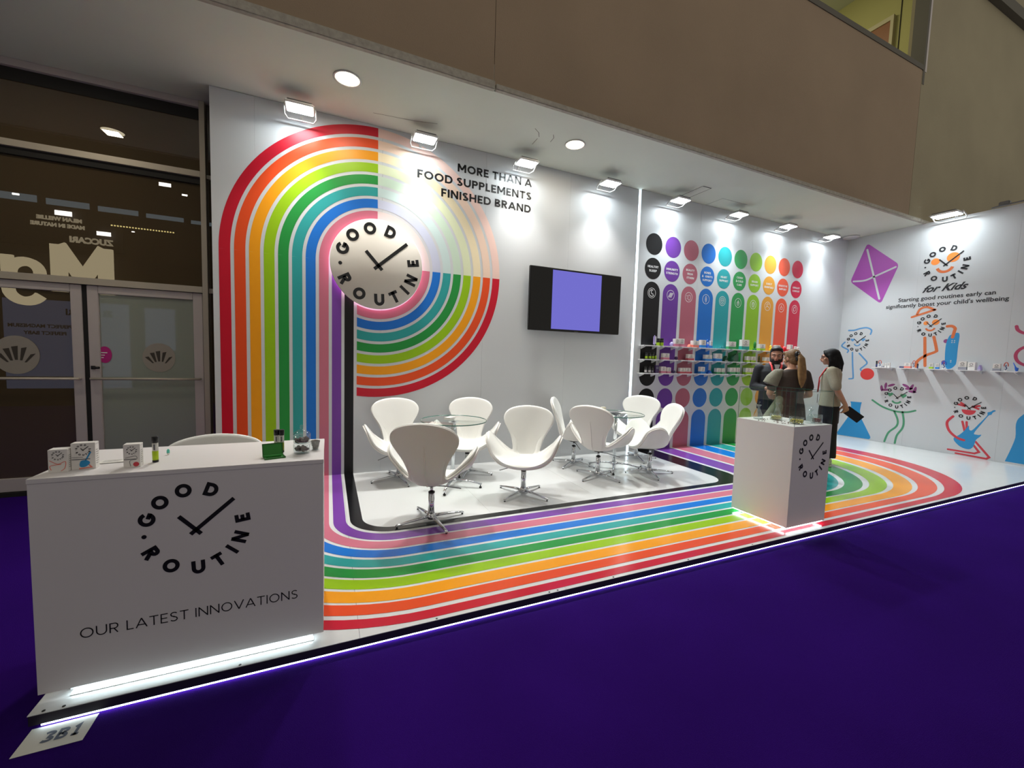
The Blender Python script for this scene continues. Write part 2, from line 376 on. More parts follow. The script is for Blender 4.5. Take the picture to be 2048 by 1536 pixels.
# ------------------------------------------------------------------ back wall
wb = empty('wall_back', (0, 0, 0), kind='structure')
wx = [-1.605, -1.22, 0.05, 1.33, 2.593, 3.80]
for i in range(5): MB().box(wx[i] + .0006, wx[i + 1] - .0006, 0.0, 0.10, 0.0004, ZC - .004).build('wall_panel', WALLW, wb)
px = [3.835, 5.103, 6.38, 7.70, 9.24]
for i in range(4): MB().box(px[i] + .0006, px[i + 1] - .0006, -0.02, 0.10, 0.0004, ZC - .004).build('wall_panel', WALLW, wb)
bx('led_strip', LED, 3.816, 3.826, 0.0, 0.012, 0.0, ZC - .01, wb)
bx('wall_core', WALLW, -1.60, 9.24, 0.101, 0.16, .001, ZC - .004, wb)
for k in range(8):
    ro = R0 - k * PT; ri = ro - SW; rc = (ro + ri) / 2; n = 40
    P = ribbon([(-rc, 0.0015), (-rc, H)], SW) + ribbon([(rc * math.cos(PI - PI / 2 * i / n), H + rc * math.sin(PI - PI / 2 * i / n)) for i in range(n + 1)], SW)
    pr('stripe', P, Fw, CM[k], wb, 0.0012, C10[k][0] + ' stripe')
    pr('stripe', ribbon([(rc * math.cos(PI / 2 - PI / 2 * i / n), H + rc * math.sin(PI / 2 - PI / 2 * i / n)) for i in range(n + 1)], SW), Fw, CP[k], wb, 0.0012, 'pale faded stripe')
    q = []
    for i in range(n):
        row = []
        for r_, j in ((ro, i), (ro, i + 1), (ri, i + 1), (ri, i)):
            e = -(PI - math.acos(.222 / r_)); a = e * j / n; row.append((r_ * math.cos(a), H + r_ * math.sin(a)))
        q.append(row)
    pr('stripe', q, Fw, CM[k], wb, 0.0012, C10[k][0] + ' stripe')
for k in (8, 9):
    rc = R0 - k * PT - SW / 2; pr('stripe', ribbon([(-rc, .0015), (-rc, H)], SW), Fw, CM[k], wb, 0.0012, C10[k][0] + ' stripe')
for s, y, w_ in (('MORE THAN A', 3.727, 1.03), ('FOOD SUPPLEMENTS', 3.557, 1.527), ('FINISHED BRAND', 3.388, 1.233)):
    text_parts(s, 1.978, y, .098, .215, .13, 'r', w_, Fw, BLACK, wb, 0.0022)
# the display wall's columns
NM = ['black', 'purple', 'pink', 'blue', 'teal', 'green', 'lime', 'yellow', 'orange', 'red']
PC = [(16, 16, 19), (104, 56, 148), (172, 96, 112), (26, 106, 190), (34, 150, 156), (42, 146, 76), (134, 182, 34), (214, 150, 48), (222, 84, 54), (198, 32, 66)]
PCM = [mat('column_' + n, c, 0.42, spec=0.4) for n, c in zip(NM, PC)]
LET = mat('white_lettering', (226, 226, 226), .5)
CAP = [['HEALTHY', 'SLEEP'], ['IMMUNITY', 'STRENGTH'], ['BEAUTY', 'FROM', 'WITHIN'], ['BONES', '& JOINTS', 'SUPPORT'], ['HEART', 'SUPPORT'], ['COUGH', '& COLD', 'CARE'], ['BRAIN', 'SUPPORT'], ['DAILY', 'ESSENTIALS'], ['DIGESTIVE', 'SUPPORT'], ['URINARY', 'COMFORT']]
def icon(i, x, z):
    w = .007; P = ribbon(arc(x, z, .078, .078, 0, 345, 23), w, True)
    A = lambda *p: ribbon([(x + a, z + b) for a, b in p], w)
    if i == 0: P += ribbon(arc(x, z, .052, .052, 60, 330, 16), .012) + ribbon(arc(x + .022, z + .016, .032, .032, 80, 290, 10), .012)
    elif i == 1:
        for d in (-.02, .005, .03): P += A((-.035 + d, -.035), (d + .01, .035), (d + .022, .03), (-.02 + d, -.04))
    elif i == 2: P += ribbon(arc(x + .012, z - .005, .03, .042, 0, 345, 16), w, True) + A((-.05, .02), (-.03, .02)) + A((-.04, .03), (-.04, .01)) + A((-.045, -.02), (-.03, -.02))
    elif i == 3: P += ribbon(arc(x, z, .018, .05, 0, 345, 16), w, True) + A((-.014, .018), (.014, .018)) + A((-.016, 0), (.016, 0)) + A((-.014, -.018), (.014, -.018))
    elif i == 4: P += ribbon(arc(x, z, .05, .05, 0, 345, 18), w, True) + A((0, -.03), (-.028, .004), (-.015, .024), (0, .01), (.015, .024), (.028, .004), (0, -.03))
    elif i == 5: P += ribbon(arc(x, z - .008, .028, .036, 0, 345, 16), w, True) + A((0, .05), (0, -.03)) + A((-.02, 0), (.02, 0))
    elif i == 6: P += ribbon(arc(x, z, .036, .045, 0, 345, 16), w, True) + ribbon(arc(x, z + .01, .018, .02, 0, 345, 12), w, True) + A((0, -.01), (0, -.045))
    elif i == 7: P += ribbon(arc(x + .01, z + .02, .028, .028, 20, 250, 12), w) + A((-.05, -.03), (-.01, .01), (.05, -.03)) + A((-.035, .03), (-.01, .045))
    elif i == 8: P += ribbon(arc(x, z - .012, .03, .03, -30, 210, 14), w) + A((-.026, -.026), (.026, -.026)) + A((-.01, .05), (.0, .02))
    else: P += ribbon(arc(x - .012, z, .02, .036, 60, 300, 12), .012) + ribbon(arc(x + .022, z + .004, .015, .03, -100, 120, 10), w) + A((.0, .05), (.03, .05))
    return P
def capsule(x, z0, z1, r=.1655, top=True, bot=True):
    P = []
    P += arc(x, z1 - r, r, r, 0, 180, 20) if top else [(x + r, z1), (x - r, z1)]
    P += arc(x, z0 + r, r, r, 180, 360, 20) if bot else [(x - r, z0), (x + r, z0)]
    return [P]
for i in range(10):
    x = 4.135 + .3945 * i
    pr('round_dot', disc(x, 3.264, .1655, n=40), Fp, PCM[i], wb, .0012, NM[i] + ' disc')
    pr('round_dot', disc(x, 2.887, .1655, n=40), Fp, PCM[i], wb, .0012, NM[i] + ' disc')
    pr('column_band', capsule(x, 1.036, 2.684), Fp, PCM[i], wb, .0012, NM[i] + ' upright band')
    pr('round_dot', disc(x, .832, .1655, n=40), Fp, PCM[i], wb, .0012, NM[i] + ' disc')
    pr('column_band', capsule(x, .0012, .628, bot=False), Fp, PCM[i], wb, .0012, NM[i] + ' arch band')
    n = len(CAP[i]); P = []
    for j, s in enumerate(CAP[i]):
        P += text_polys(s, x, 2.887 + (n / 2 - j - 1) * .062 + .012, .034, .24, .14, 'c', min(.25, .034 * len(s) * .9), .3)
    pr('lettering', P, Fp, LET, wb, .0022, 'white ' + ' '.join(CAP[i]).lower() + ' lettering')
    pr('pictogram', icon(i, x, 2.508), Fp, LET, wb, .0022)
pr('lips_print', [smooth_closed([(7.985, 1.502), (8.03, 1.53), (8.06, 1.522), (8.09, 1.53), (8.135, 1.502), (8.06, 1.468)])], Fp, mat('lip_red', (168, 24, 52), .5), wb, .0012)

# ------------------------------------------------------------------ right wall with the kids mural
wr = empty('wall_right', (0, 0, 0), kind='structure')
ky = [-4.40, -3.38, -2.36, -1.34, -0.12 + .1]
bx('wall_panel', WALLW, XK, XK + .10, -4.4, -3.372, -0.05, ZC - .002, wr)
for a, b_ in ((-3.371, -2.37), (-2.369, -1.19), (-1.189, 0.10)): bx('wall_panel', WALLW, XK, XK + .10, a, b_, -0.05, ZC - .002, wr)
K = lambda L: [(-y, z) for y, z in L]
BLU = mat('mural_blue', (40, 142, 200), .5); LBL = mat('mural_sky', (92, 152, 204), .5); ORG = mat('mural_orange', (214, 112, 62), .5); SAF = mat('mural_apricot', (240, 140, 62), .5)
GRN = mat('mural_green', (76, 150, 112), .5); MAG = mat('mural_violet', (168, 74, 172), .5); CRI = mat('mural_crimson', (204, 62, 74), .5); RED = mat('mural_red', (214, 62, 60), .5); PLM = mat('mural_plum', (142, 72, 130), .5)
INK = mat('mural_ink', (30, 32, 38), .5); PNKR = mat('mural_rose', (182, 64, 100), .5)
def roundpoly(pts, r=.05, n=5):
    out = []; m = len(pts)
    for i in range(m):
        p = Vector(pts[i]); a = (Vector(pts[i - 1]) - p).normalized(); b = (Vector(pts[(i + 1) % m]) - p).normalized()
        s, e = p + a * r, p + b * r
        for j in range(n + 1):
            t = j / n; out.append(tuple(s * (1 - t) ** 2 + p * 2 * t * (1 - t) + e * t * t))
    return out
pr('mural_kite', [roundpoly(K([(-.36, 3.89), (-.90, 3.38), (-.67, 2.67), (-.12, 3.17)]), .07)], Fk, MAG, wr, .0012)
pr('mural_kite_cross', round_line(K([(-.37, 3.76), (-.64, 2.77)]), .033) + round_line(smooth(K([(-.18, 3.17), (-.37, 3.16), (-.52, 3.21), (-.85, 3.34)])), .033), Fk, WALLW, wr, .0022, 'white kite spars')
def klogo(y, z, U, m=INK):
    pr('mural_logo', logo_letters(-y, z, U) + logo_hands(-y, z, U, .06), Fk, m, wr, .0034, 'dark clock-like lettering')
def strokes(name, L, w, m, off=.0012): pr(name, [q for l in L for q in round_line(smooth(K(l)), w)], Fk, m, wr, off)
klogo(-1.545, 3.27, .335)
pr('mural_eyes', disc(1.41, 3.33, .058) + disc(1.635, 3.365, .082), Fk, SAF, wr, .0012)
pr('mural_smile', ribbon(arc(1.54, 3.235, .1, .10, 195, 345, 12), .042), Fk, ORG, wr, .0012)
font_text('script_lettering', 'for Kids', .165, Fk, INK, wr, 1.27, 2.81, shear=.55, bold=.005, width=.59)
font_text('lettering', 'Starting good routines early can', .098, Fk, INK, wr, .94, 2.675, bold=.0016, width=1.24)
font_text('lettering', "significantly boost your child's wellbeing", .098, Fk, INK, wr, .76, 2.565, bold=.0016, width=1.57)
# ball player
klogo(-.338, 1.945, .215)
strokes('mural_figure', [[(-.17, 2.18), (-.27, 2.18), (-.37, 2.21), (-.48, 2.22), (-.56, 2.17), (-.55, 2.09)], [(-.12, 1.94), (-.07, 1.86), (-.19, 1.78), (-.18, 1.73)], [(-.27, 1.73), (-.29, 1.5), (-.32, 1.24), (-.31, 1.20), (-.25, 1.19)]], .028, LBL)
strokes('mural_figure', [[(-.39, 1.71), (-.46, 1.63), (-.535, 1.53), (-.49, 1.46), (-.435, 1.4), (-.46, 1.36)]], .028, LBL)
def heart(x, z, s): return [[(x + s * 16 * math.sin(t) ** 3 / 17, z + s * (13 * math.cos(t) - 5 * math.cos(2 * t) - 2 * math.cos(3 * t) - math.cos(4 * t)) / 17) for t in [2 * PI * i / 28 for i in range(28)]]]
pr('mural_eyes', heart(.255, 1.985, .04) + heart(.435, 1.985, .04), Fk, LBL, wr, .0012)
pr('mural_smile', ribbon(arc(.34, 1.915, .05, .05, 190, 350, 12), .022), Fk, LBL, wr, .0012)
pr('mural_ball', disc(.555, 1.305, .115), Fk, RED, wr, .0016)
# skater
klogo(-1.43, 2.215, .215)
strokes('mural_hat', [[(-1.16, 2.38), (-1.47, 2.49)], [(-1.23, 2.43), (-1.27, 2.52), (-1.36, 2.545), (-1.46, 2.49)]], .036, ORG)
strokes('mural_figure', [[(-1.65, 2.19), (-1.71, 2.19), (-1.75, 2.15), (-1.745, 2.10), (-1.73, 2.0)], [(-1.37, 2.0), (-1.41, 1.50)], [(-1.49, 2.01), (-1.54, 1.80), (-1.53, 1.75), (-1.4, 1.68), (-1.30, 1.58), (-1.29, 1.48)]], .043, ORG)
pr('mural_eyes', disc(1.365, 2.26, .035) + disc(1.495, 2.27, .05), Fk, SAF, wr, .0012)
pr('mural_smile', ribbon(arc(1.43, 2.185, .06, .06, 195, 345, 12), .028), Fk, ORG, wr, .0012)
pr('mural_skateboard', [smooth_closed(K([(-1.655, 1.85), (-1.68, 2.0), (-1.72, 2.05), (-1.81, 2.06), (-1.81, 1.83), (-1.81, 1.58), (-1.79, 1.51), (-1.74, 1.46), (-1.69, 1.47), (-1.665, 1.58)]), 4)], Fk, BLU, wr, .0009)
pr('mural_wheels', disc(1.655, 1.935, .035) + disc(1.655, 1.57, .035), Fk, PLM, wr, .0007)
pr('mural_bolts', [q for y, z in [(1.73, 1.94), (1.76, 1.94), (1.73, 1.91), (1.76, 1.91), (1.74, 1.60), (1.74, 1.575)] for q in disc(y, z, .009, n=10)], Fk, WALLW, wr, .0022)
# laurel runner
klogo(-1.06, .89, .225)
strokes('mural_figure', [[(-.68, .8), (-.85, .69), (-1.05, .63), (-1.22, .635), (-1.34, .68)], [(-1.04, .62), (-1.10, .47), (-1.09, .35), (-.98, .21), (-.93, .03)], [(-1.16, .63), (-1.19, .46), (-1.18, .33), (-1.11, .18), (-1.09, .03)]], .032, GRN)
pr('mural_eyes', heart(.95, .94, .05) + heart(1.15, .93, .05), Fk, GRN, wr, .0012)
pr('mural_smile', ribbon(arc(1.055, .84, .065, .055, 195, 345, 12), .03), Fk, GRN, wr, .0012)
def leaf(x, z, a, l=.06, w=.022):
    c, s = math.cos(a), math.sin(a); return [[(x + c * l * math.cos(t) - s * w * math.sin(t), z + s * l * math.cos(t) + c * w * math.sin(t)) for t in [2 * PI * i / 14 for i in range(14)]]]
pr('mural_laurel', leaf(.81, 1.045, 1.7) + leaf(.87, 1.10, 1.5) + leaf(.955, 1.115, .4) + leaf(.87, 1.02, .15) + leaf(1.17, 1.12, -.5) + leaf(1.255, 1.10, 1.2) + leaf(1.305, 1.055, 1.4) + leaf(1.22, 1.07, .1) + leaf(1.27, 1.02, -.1), Fk, PLM, wr, .0012)
# guitarist
klogo(-2.02, .818, .215)
strokes('mural_figure', [[(-1.84, .65), (-1.775, .54), (-1.81, .4), (-1.91, .3), (-2.0, .27)]], .036, CRI, .0022)
strokes('mural_figure', [[(-1.96, .58), (-2.0, .42)], [(-2.01, .58), (-2.02, .47)]], .03, CRI, .0006)
pr('mural_figure', [q for L in ([(-2.14, .27), (-2.31, .05), (-2.28, .02), (-1.92, .03)], [(-2.12, .21), (-2.19, .11), (-2.14, .075), (-1.82, .075)]) for q in round_line(K(L), .03)], Fk, CRI, wr, .0006)
pr('mural_eyes', ribbon([(1.88, .865), (1.98, .84)], .03) + ribbon([(1.91, .90), (1.985, .845)], .03) + ribbon([(2.05, .84), (2.15, .87)], .03) + ribbon([(2.05, .85), (2.14, .81)], .03), Fk, CRI, wr, .0012)
pr('mural_smile', [arc(2.02, .785, .085, .085, 180, 360, 14)], Fk, CRI, wr, .0012)
pr('mural_guitar', [smooth_closed(K([(-2.04, .525), (-2.05, .46), (-2.085, .455), (-2.15, .565), (-2.235, .72), (-2.235, .77), (-2.27, .79), (-2.30, .82), (-2.325, .81), (-2.295, .78), (-2.28, .74), (-2.25, .72), (-2.18, .57), (-2.11, .41), (-2.14, .39), (-2.17, .39), (-2.195, .40), (-2.18, .36), (-2.14, .3), (-2.12, .19), (-2.07, .13), (-1.97, .15), (-1.89, .23), (-1.88, .29), (-1.94, .35), (-2.0, .44)]), 3)], Fk, BLU, wr, .0009)
pr('mural_blob', [smooth_closed(K([(-2.66, .80), (-2.58, .745), (-2.55, .63), (-2.56, .42), (-2.52, .2)]), 4)[:17] + K([(-2.48, .03), (-3.0, .03), (-2.96, .2), (-2.92, .42), (-2.93, .63), (-2.90, .745), (-2.82, .80), (-2.74, .82)])], Fk, BLU, wr, .0012)
pr('mural_beaker', [K([(-.31, .73), (-.51, .735), (-.50, .69), (-.49, .56), (-.52, .42), (-.70, .08), (-.705, .05), (-.685, .02), (-.13, .01), (-.12, .06), (-.30, .42), (-.335, .56), (-.325, .69)])], Fk, BLU, wr, .0012)
strokes('mural_figure', [[(-2.44, 2.15), (-2.46, 2.09), (-2.53, 2.04), (-2.66, 2.02)], [(-2.60, 1.86), (-2.5, 1.79), (-2.465, 1.7), (-2.5, 1.6), (-2.60, 1.54), (-2.75, 1.52)]], .04, PNKR)

# ------------------------------------------------------------------ soffit, balcony, facade
ce = empty('ceiling', (0, 0, 0), kind='structure')
bx('soffit_slab', CEIL, -9, 16, -1.185, 0.42, ZC, ZC + .25, ce)
bx('soffit_slab', CEIL, -9, 16, .42, 4.0, ZC + .0, ZC + .25, ce)
MB().box(-9, .955, -1.235, -1.185, ZC - .01, ZC + .07).build('drip_edge', CONC2, ce, .006)
MB().box(.965, 9.05, -1.235, -1.185, ZC - .005, ZC + .05).build('drip_edge', CONC2, ce, .006)
MB().box(9.06, 15, -1.23, -1.185, ZC - .005, ZC + .05).build('drip_edge', CONC2, ce, .006)
hb = MB()
for (x0, x1, y0, y1) in ((4.53, 4.536, -.53, -.12), (4.70, 4.706, -.53, -.10), (5.18, 5.184, -.34, -.02), (5.18, 5.75, -.344, -.34)): hb.box(x0, x1, y0, y1, ZC - .0015, ZC)
hb.box(4.535, 4.705, -.54, -.525, ZC - .0015, ZC); hb.build('hatch_joint', GASK, ce)
cr = MB()
for pts in ([(1.62, -.78), (1.70, -.72), (1.745, -.64)], [(1.745, -.6), (1.75, -.45)], [(1.87, -.76), (1.91, -.70), (1.92, -.6)], [(-.08, -.25), (.35, -.30), (.6, -.36)]):
    for q in ribbon(pts, .006): cr.add([(u, v, ZC - .001) for u, v in q], [(0, 1, 2, 3)])
cr.build('scuff_marks', mat('scuff', (90, 84, 76), .9), ce)
bw = empty('wall_balcony', (0, 0, 0), kind='structure')
for a, b_ in ((-9, .953), (.958, 8.72)): bx('wall_panel', CONC, a, b_, -1.19, -1.0, ZC + .05, 6.52, bw)
CONCR = mat('grey_render', (150, 141, 116), 0.9, noise=0.16, nscale=0.9, bump=0.25, bscale=90)
bx('wall_panel', CONCR, 8.727, 15.5, -1.19, -1.0, ZC + .05, 6.51, bw)
bx('wall_panel', CONCR, 8.86, 15.5, -1.16, -.9, 6.51, 11.0, bw)
bx('parapet_cap', mat('cap_grey', (88, 84, 74), .7), -9, 8.74, -1.20, -1.0, 6.521, 6.60, bw)
bx('parapet_cap', mat('cap_grey', (88, 84, 74), .7), 8.742, 8.80, -1.195, -1.0, 6.3, 11, bw)
bx('parapet_cap', ALU, 8.80, 8.86, -1.19, -1.0, 6.52, 11, bw)
bx('upper_ledge', mat('cap_grey', (88, 84, 74), .7), 10.6, 15.5, -1.27, -1.0, 8.42, 8.62, bw)
GW = mat('upper_green_wall', (186, 182, 118), .8, noise=.05, nscale=2)
ug = empty('wall_upper', (0, 0, 0), kind='structure')
bx('plaster', GW, 9.3, 9.4, -1.0, 6, 4.4, 9.2, ug); bx('plaster', GW, -2, 9.3, 3.8, 3.9, 4.4, 9.2, ug)
bx('slab', CEIL, -9, 9.4, -1.0, 6, 8.9, 9.1, ug)
dr = empty('door_3', (0, 0, 0), kind='structure')
DW = mat('brown_door', (140, 84, 36), .5, noise=.1, nscale=5)
bx('door_leaf', DW, 9.24, 9.28, -.42, .52, 6.0, 8.02, dr); bx('door_frame', mat('frame_cream', (196, 188, 150), .6), 9.22, 9.3, -.47, -.42, 6.0, 8.10, dr); bx('door_frame', mat('frame_cream', (196, 188, 150), .6), 9.22, 9.3, -.42, .57, 8.02, 8.10, dr); bx('wall_joint', GASK, 9.285, 9.3, -.55, -.54, 6, 8.7, dr)
area('upper_gallery_lamp', (6.5, 1.0, 8.8), (7.2, .6, 4), 1.2, .4, 60, (1.0, .92, .66))

# glazed entrance to the left of the stand
GY = 0.42
tr = empty('trim_1', (0, 0, 0), kind='structure')
bx('head_rail', ALU, -9, -1.78, GY - .05, GY + .02, 3.975, ZC - .002, tr)
bx('head_rail', GASK, -9, -1.78, GY - .01, GY + .03, 3.86, 3.974, tr)
bx('mullion', ALUL, -1.775, -1.727, GY - .06, GY + .05, -.06, ZC - .002, tr)
bx('mullion', ALUL, -5.0, -4.95, GY - .06, GY + .05, -.06, ZC - .002, tr)
bx('transom', ALUL, -4.948, -1.777, GY - .06, GY + .04, 3.255, 3.315, tr); bx('transom', GASK, -4.948, -1.777, GY - .03, GY + .03, 3.19, 3.254, tr)
bx('transom', ALUL, -4.948, -1.777, GY - .06, GY + .04, 2.035, 2.10, tr)
bx('transom', ALUL, -1.725, -1.5, GY - .02, GY + .04, 3.26, 3.30, tr); bx('transom', ALUL, -1.725, -1.5, GY - .02, GY + .04, 2.04, 2.09, tr)
bx('threshold', GASK, -9, -1.5, GY - .05, GY + .05, -.06, -.02, tr)
def win(name, x0, x1, z0, z1):
    w = empty(name, (0, 0, 0), kind='structure'); bx('pane', FACADE, x0, x1, GY, GY + .012, z0, z1, w); return w
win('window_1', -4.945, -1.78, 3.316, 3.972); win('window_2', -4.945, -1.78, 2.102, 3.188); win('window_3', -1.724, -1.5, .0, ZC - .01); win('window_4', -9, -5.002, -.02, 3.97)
def door(name, x0, x1, gm, hinge):
    d = empty(name, (0, 0, 0), kind='structure'); y0, y1 = GY - .03, GY + .02
    bx('stile', ALU, x0, x0 + .085, y0, y1, -.015, 2.03, d, .004); bx('stile', ALU, x1 - .085, x1, y0, y1, -.015, 2.03, d, .004)
    bx('top_rail', ALU, x0 + .086, x1 - .086, y0, y1, 1.955, 2.03, d, .004); bx('bottom_rail', ALU, x0 + .086, x1 - .086, y0, y1, -.015, .115, d, .004)
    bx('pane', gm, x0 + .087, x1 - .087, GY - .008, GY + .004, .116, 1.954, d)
    h = MB().tube([(x0 + .02, y0 - .05, 1.095), (x1 - .02, y0 - .05, 1.095)], .013, 10).build('push_bar', ALUL, d)
    for xx in (x0 + .03, x1 - .03): MB().tube([(xx, y0 - .05, 1.095), (xx, y0, 1.095)], .011, 8).build('bar_bracket', ALU, h)
    return d
d1 = door('door_1', -3.95, -2.775, FACADE, 0); d2 = door('door_2', -2.735, -1.785, MILKY, 1)
bx('jamb_gap', GASK, -2.774, -2.736, GY - .02, GY + .015, -.015, 2.03, tr)
lk = MB().box(-2.72, -2.69, GY - .045, GY - .03, 1.19, 1.225).tube([(-2.70, GY - .05, 1.207), (-2.65, GY - .06, 1.207)], .012, 8).build('lock', BLK, d2)
FILM = mat('etched_film', (150, 144, 134), .8)
Fd = lambda u, v, o: (u, GY - .010 - o, v)
def emblem(cx, cz, rx, ry, par):
    # oval film with ray shapes left clear
    rays = [(-.74, .02, -.36, -.38, .16), (-.42, .3, -.2, -.3, .19), (-.06, .42, .0, -.26, .2), (.34, .36, .2, -.28, .17), (.72, .04, .38, -.38, .16)]
    n = 40; pr('etched_oval', [[(cx + rx * math.cos(2 * PI * i / n), cz + ry * math.sin(2 * PI * i / n)) for i in range(n)]], Fd, FILM, par, .001)
    P = []
    for a, b, c, d, w in rays: P += [[(cx + rx * (a - w * .7), cz + ry * b), (cx + rx * (a + w * .7), cz + ry * (b + .05)), (cx + rx * (c + w * .3), cz + ry * d), (cx + rx * (c - w * .3), cz + ry * d)]]
    pr('emblem_rays', P, Fd, mat('emblem_dark', (58, 52, 44), .6), par, .0022, 'dark ray marks')
emblem(-3.27, 1.32, .165, .185, d1); emblem(-2.18, 1.32, .14, .155, d2)
pr('round_sticker', disc(-2.62, 1.34, .055, .085), Fd, mat('magenta', (176, 26, 120), .5), d2, .003, 'magenta sticker')
pr('sticker_print', ribbon([(-2.665, 1.36), (-2.60, 1.36)], .010) + ribbon([(-2.665, 1.335), (-2.62, 1.335)], .008) + ribbon([(-2.665, 1.31), (-2.63, 1.31)], .008), Fd, LET, d2, .004)
# dim room behind the glazing
rm = empty('wall_left', (0, 0, 0), kind='structure')
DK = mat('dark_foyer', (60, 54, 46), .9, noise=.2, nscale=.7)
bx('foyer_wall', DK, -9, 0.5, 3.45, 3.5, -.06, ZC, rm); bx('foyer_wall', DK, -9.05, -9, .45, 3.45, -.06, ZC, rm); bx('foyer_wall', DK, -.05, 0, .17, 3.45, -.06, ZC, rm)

# ------------------------------------------------------------------ lamps
HOUS = mat('lamp_housing', (206, 206, 204), .4); GREYM = mat('grey_metal', (120, 120, 120), .4, metal=.6)
lamp_x = [-.788, .482, 1.773, 3.073, 4.382, 5.676, 6.95, 8.24]
def floodlight():
    t = empty('floodlight', (0, 0, 0))
    MB().box(-.135, .135, -.10, .10, .004, .030).build('housing', HOUS, t, .010, 3)
    b = MB()
    for i in range(7): b.box(-.11, .11, -.085 + i * .026, -.078 + i * .026, .030, .044)
    b.build('cooling_fins', GREYM, t)
    MB().box(-.118, .118, -.083, .083, -.003, .003).build('lens', LENS, t, .02, 3)
    MB().tube([(-.142, 0, .03), (-.148, .10, -.02), (-.12, .17, -.03), (.12, .17, -.03), (.148, .10, -.02), (.142, 0, .03)], .007, 8).build('bracket', HOUS, t)
    MB().tube([(0, .17, -.03), (0, .238, .02)], .006, 8).build('arm', HOUS, t)
    MB().box(-.015, .015, .245, .258, .0, .06).build('wall_clip', HOUS, t)
    return t
where = ['leftmost, above the red curve of the round graphic', 'above the pale faded quarter of the round graphic', 'above the words MORE THAN A', 'above and right of the television', 'above the black and purple columns', 'above the green column', 'above the orange column', 'in the back corner beside the round ceiling vent']
pos0 = floodlight()
for i, x in enumerate(lamp_x):
    o = pos0 if i == 0 else dup(pos0)
    o.location = (x, -.262, 3.885); tag(o, 'lit white floodlight on a wall arm, ' + where[i], 'lamp', 'floodlights along the back wall')
    area('flood_beam', (x, -.235, 3.872), (x, -1.5, 0), .2, .14, 25 if x < 3.5 else 29, (1.0, .985, .94) if x < 3.5 else (.88, .97, 1.0), math.radians(98))
k = dup(pos0, (8.96, -1.60, 4.02), -PI / 2, 'large lit floodlight clamped to the top of the right wall above the round kids logo'); k.scale = (1.35, 1.35, 1.2); k.pop('group', None) if hasattr(k, 'pop') else None
if 'group' in k: del k['group']
area('flood_beam', (8.96, -1.60, 4.0), (7.8, -1.60, 0), .2, .3, 5, (.93, .98, 1.0), math.radians(112))
ul = empty('floodlight', (9.18, -2.35, 4.045), -PI / 2, 'unlit floodlight on a clamp at the far right top of the right wall', 'lamp')
MB().tube([(-.30, 0, 0), (.22, 0, .02)], .012, 8).build('rail', GREYM, ul); MB().box(-.22, -.10, -.04, .04, -.0, .06).build('clamp', GREYM, ul, .01); MB().box(.16, .30, -.07, .07, .005, .05).build('housing', HOUS, ul, .012)
for i, (x, y) in enumerate([(-.358, -.731), (2.215, -.684), (4.79, -.70), (-2.93, -.80), (7.36, -.70)]):
    if i in (2, 4): continue
    t = empty('downlight', (x, y, ZC), 0, ['warm round recessed ceiling light nearest above the round graphic', 'warm round recessed ceiling light above the television', '', 'warm round recessed ceiling light out in front of the glazed doors'][i], 'lamp', 'round ceiling downlights')
    MB().lathe([(.125, -.001), (.128, -.008), (.112, -.010), (.108, -.003), (.125, -.001)], 36).build('ring', HOUS, t); MB().lathe([(.001, -.0045), (.108, -.0045), (.108, -.003), (.001, -.003)], 36).build('lens', DOWN, t)
    area('downlight_beam', (x, y, ZC - .03), (x, y, 0), .15, .15, 9, (1, .88, .68))
t = tag(MB().lathe([(.13, 0), (.14, -.012), (.125, -.03), (.03, -.034), (.001, -.034)], 36).build('ceiling_vent', HOUS, None, loc=(9.06, -.16, ZC)), 'round white ceiling vent in the far corner beside the last floodlight', 'vent')

# ------------------------------------------------------------------ clock sign and television
ck = empty('clock_sign', (0, -.005, H), 0, 'round white backlit clock-like sign lettered GOOD ROUTINE', 'sign')
CKM = mat('sign_face', (214, 208, 198), .45)
MB().lathe([(.001, 0), (.506, 0), (.512, .006), (.512, .028), (.506, .034), (.001, .034)], 72, M=Matrix.Translation((0, -.04, 0)) @ Matrix.Rotation(PI / 2, 4, 'X')).build('disc', CKM, ck)
MB().lathe([(.40, 0), (.475, 0), (.475, .018), (.40, .018), (.40, 0)], 64, M=Matrix.Translation((0, -.014, 0)) @ Matrix.Rotation(PI / 2, 4, 'X')).build('halo_tube', HALO, ck)
Fc = lambda u, v, o: (u, -.075 - o, v)
logo_parts(0, 0, .512, Fc, BLACK, ck, .001); pr('clock_hands', logo_hands(0, 0, .512), Fc, BLACK, ck, .0015)
tv = empty('television', (2.70, -.09, 2.245), 0, 'black wall-mounted television with a plain lilac picture in the middle', 'television')
MB().box(-.755, .755, -.03, .015, -.43, .43).build('casing', BLK, tv, .006)
bx('screen_glass', mat('screen_black', (3, 3, 4), .12), -.745, .745, -.0312, -.0302, -.418, .418, tv)
bx('picture', emis('lilac_picture', (118, 114, 210), .95), -.41, .40, -.0325, -.0315, -.40, .405, tv)
MB().box(-.2, .2, .015, .088, -.15, .15).build('wall_mount', GREYM, tv)
bx('logo_bar', GREYM, -.03, .03, -.0325, -.031, -.428, -.422, tv)

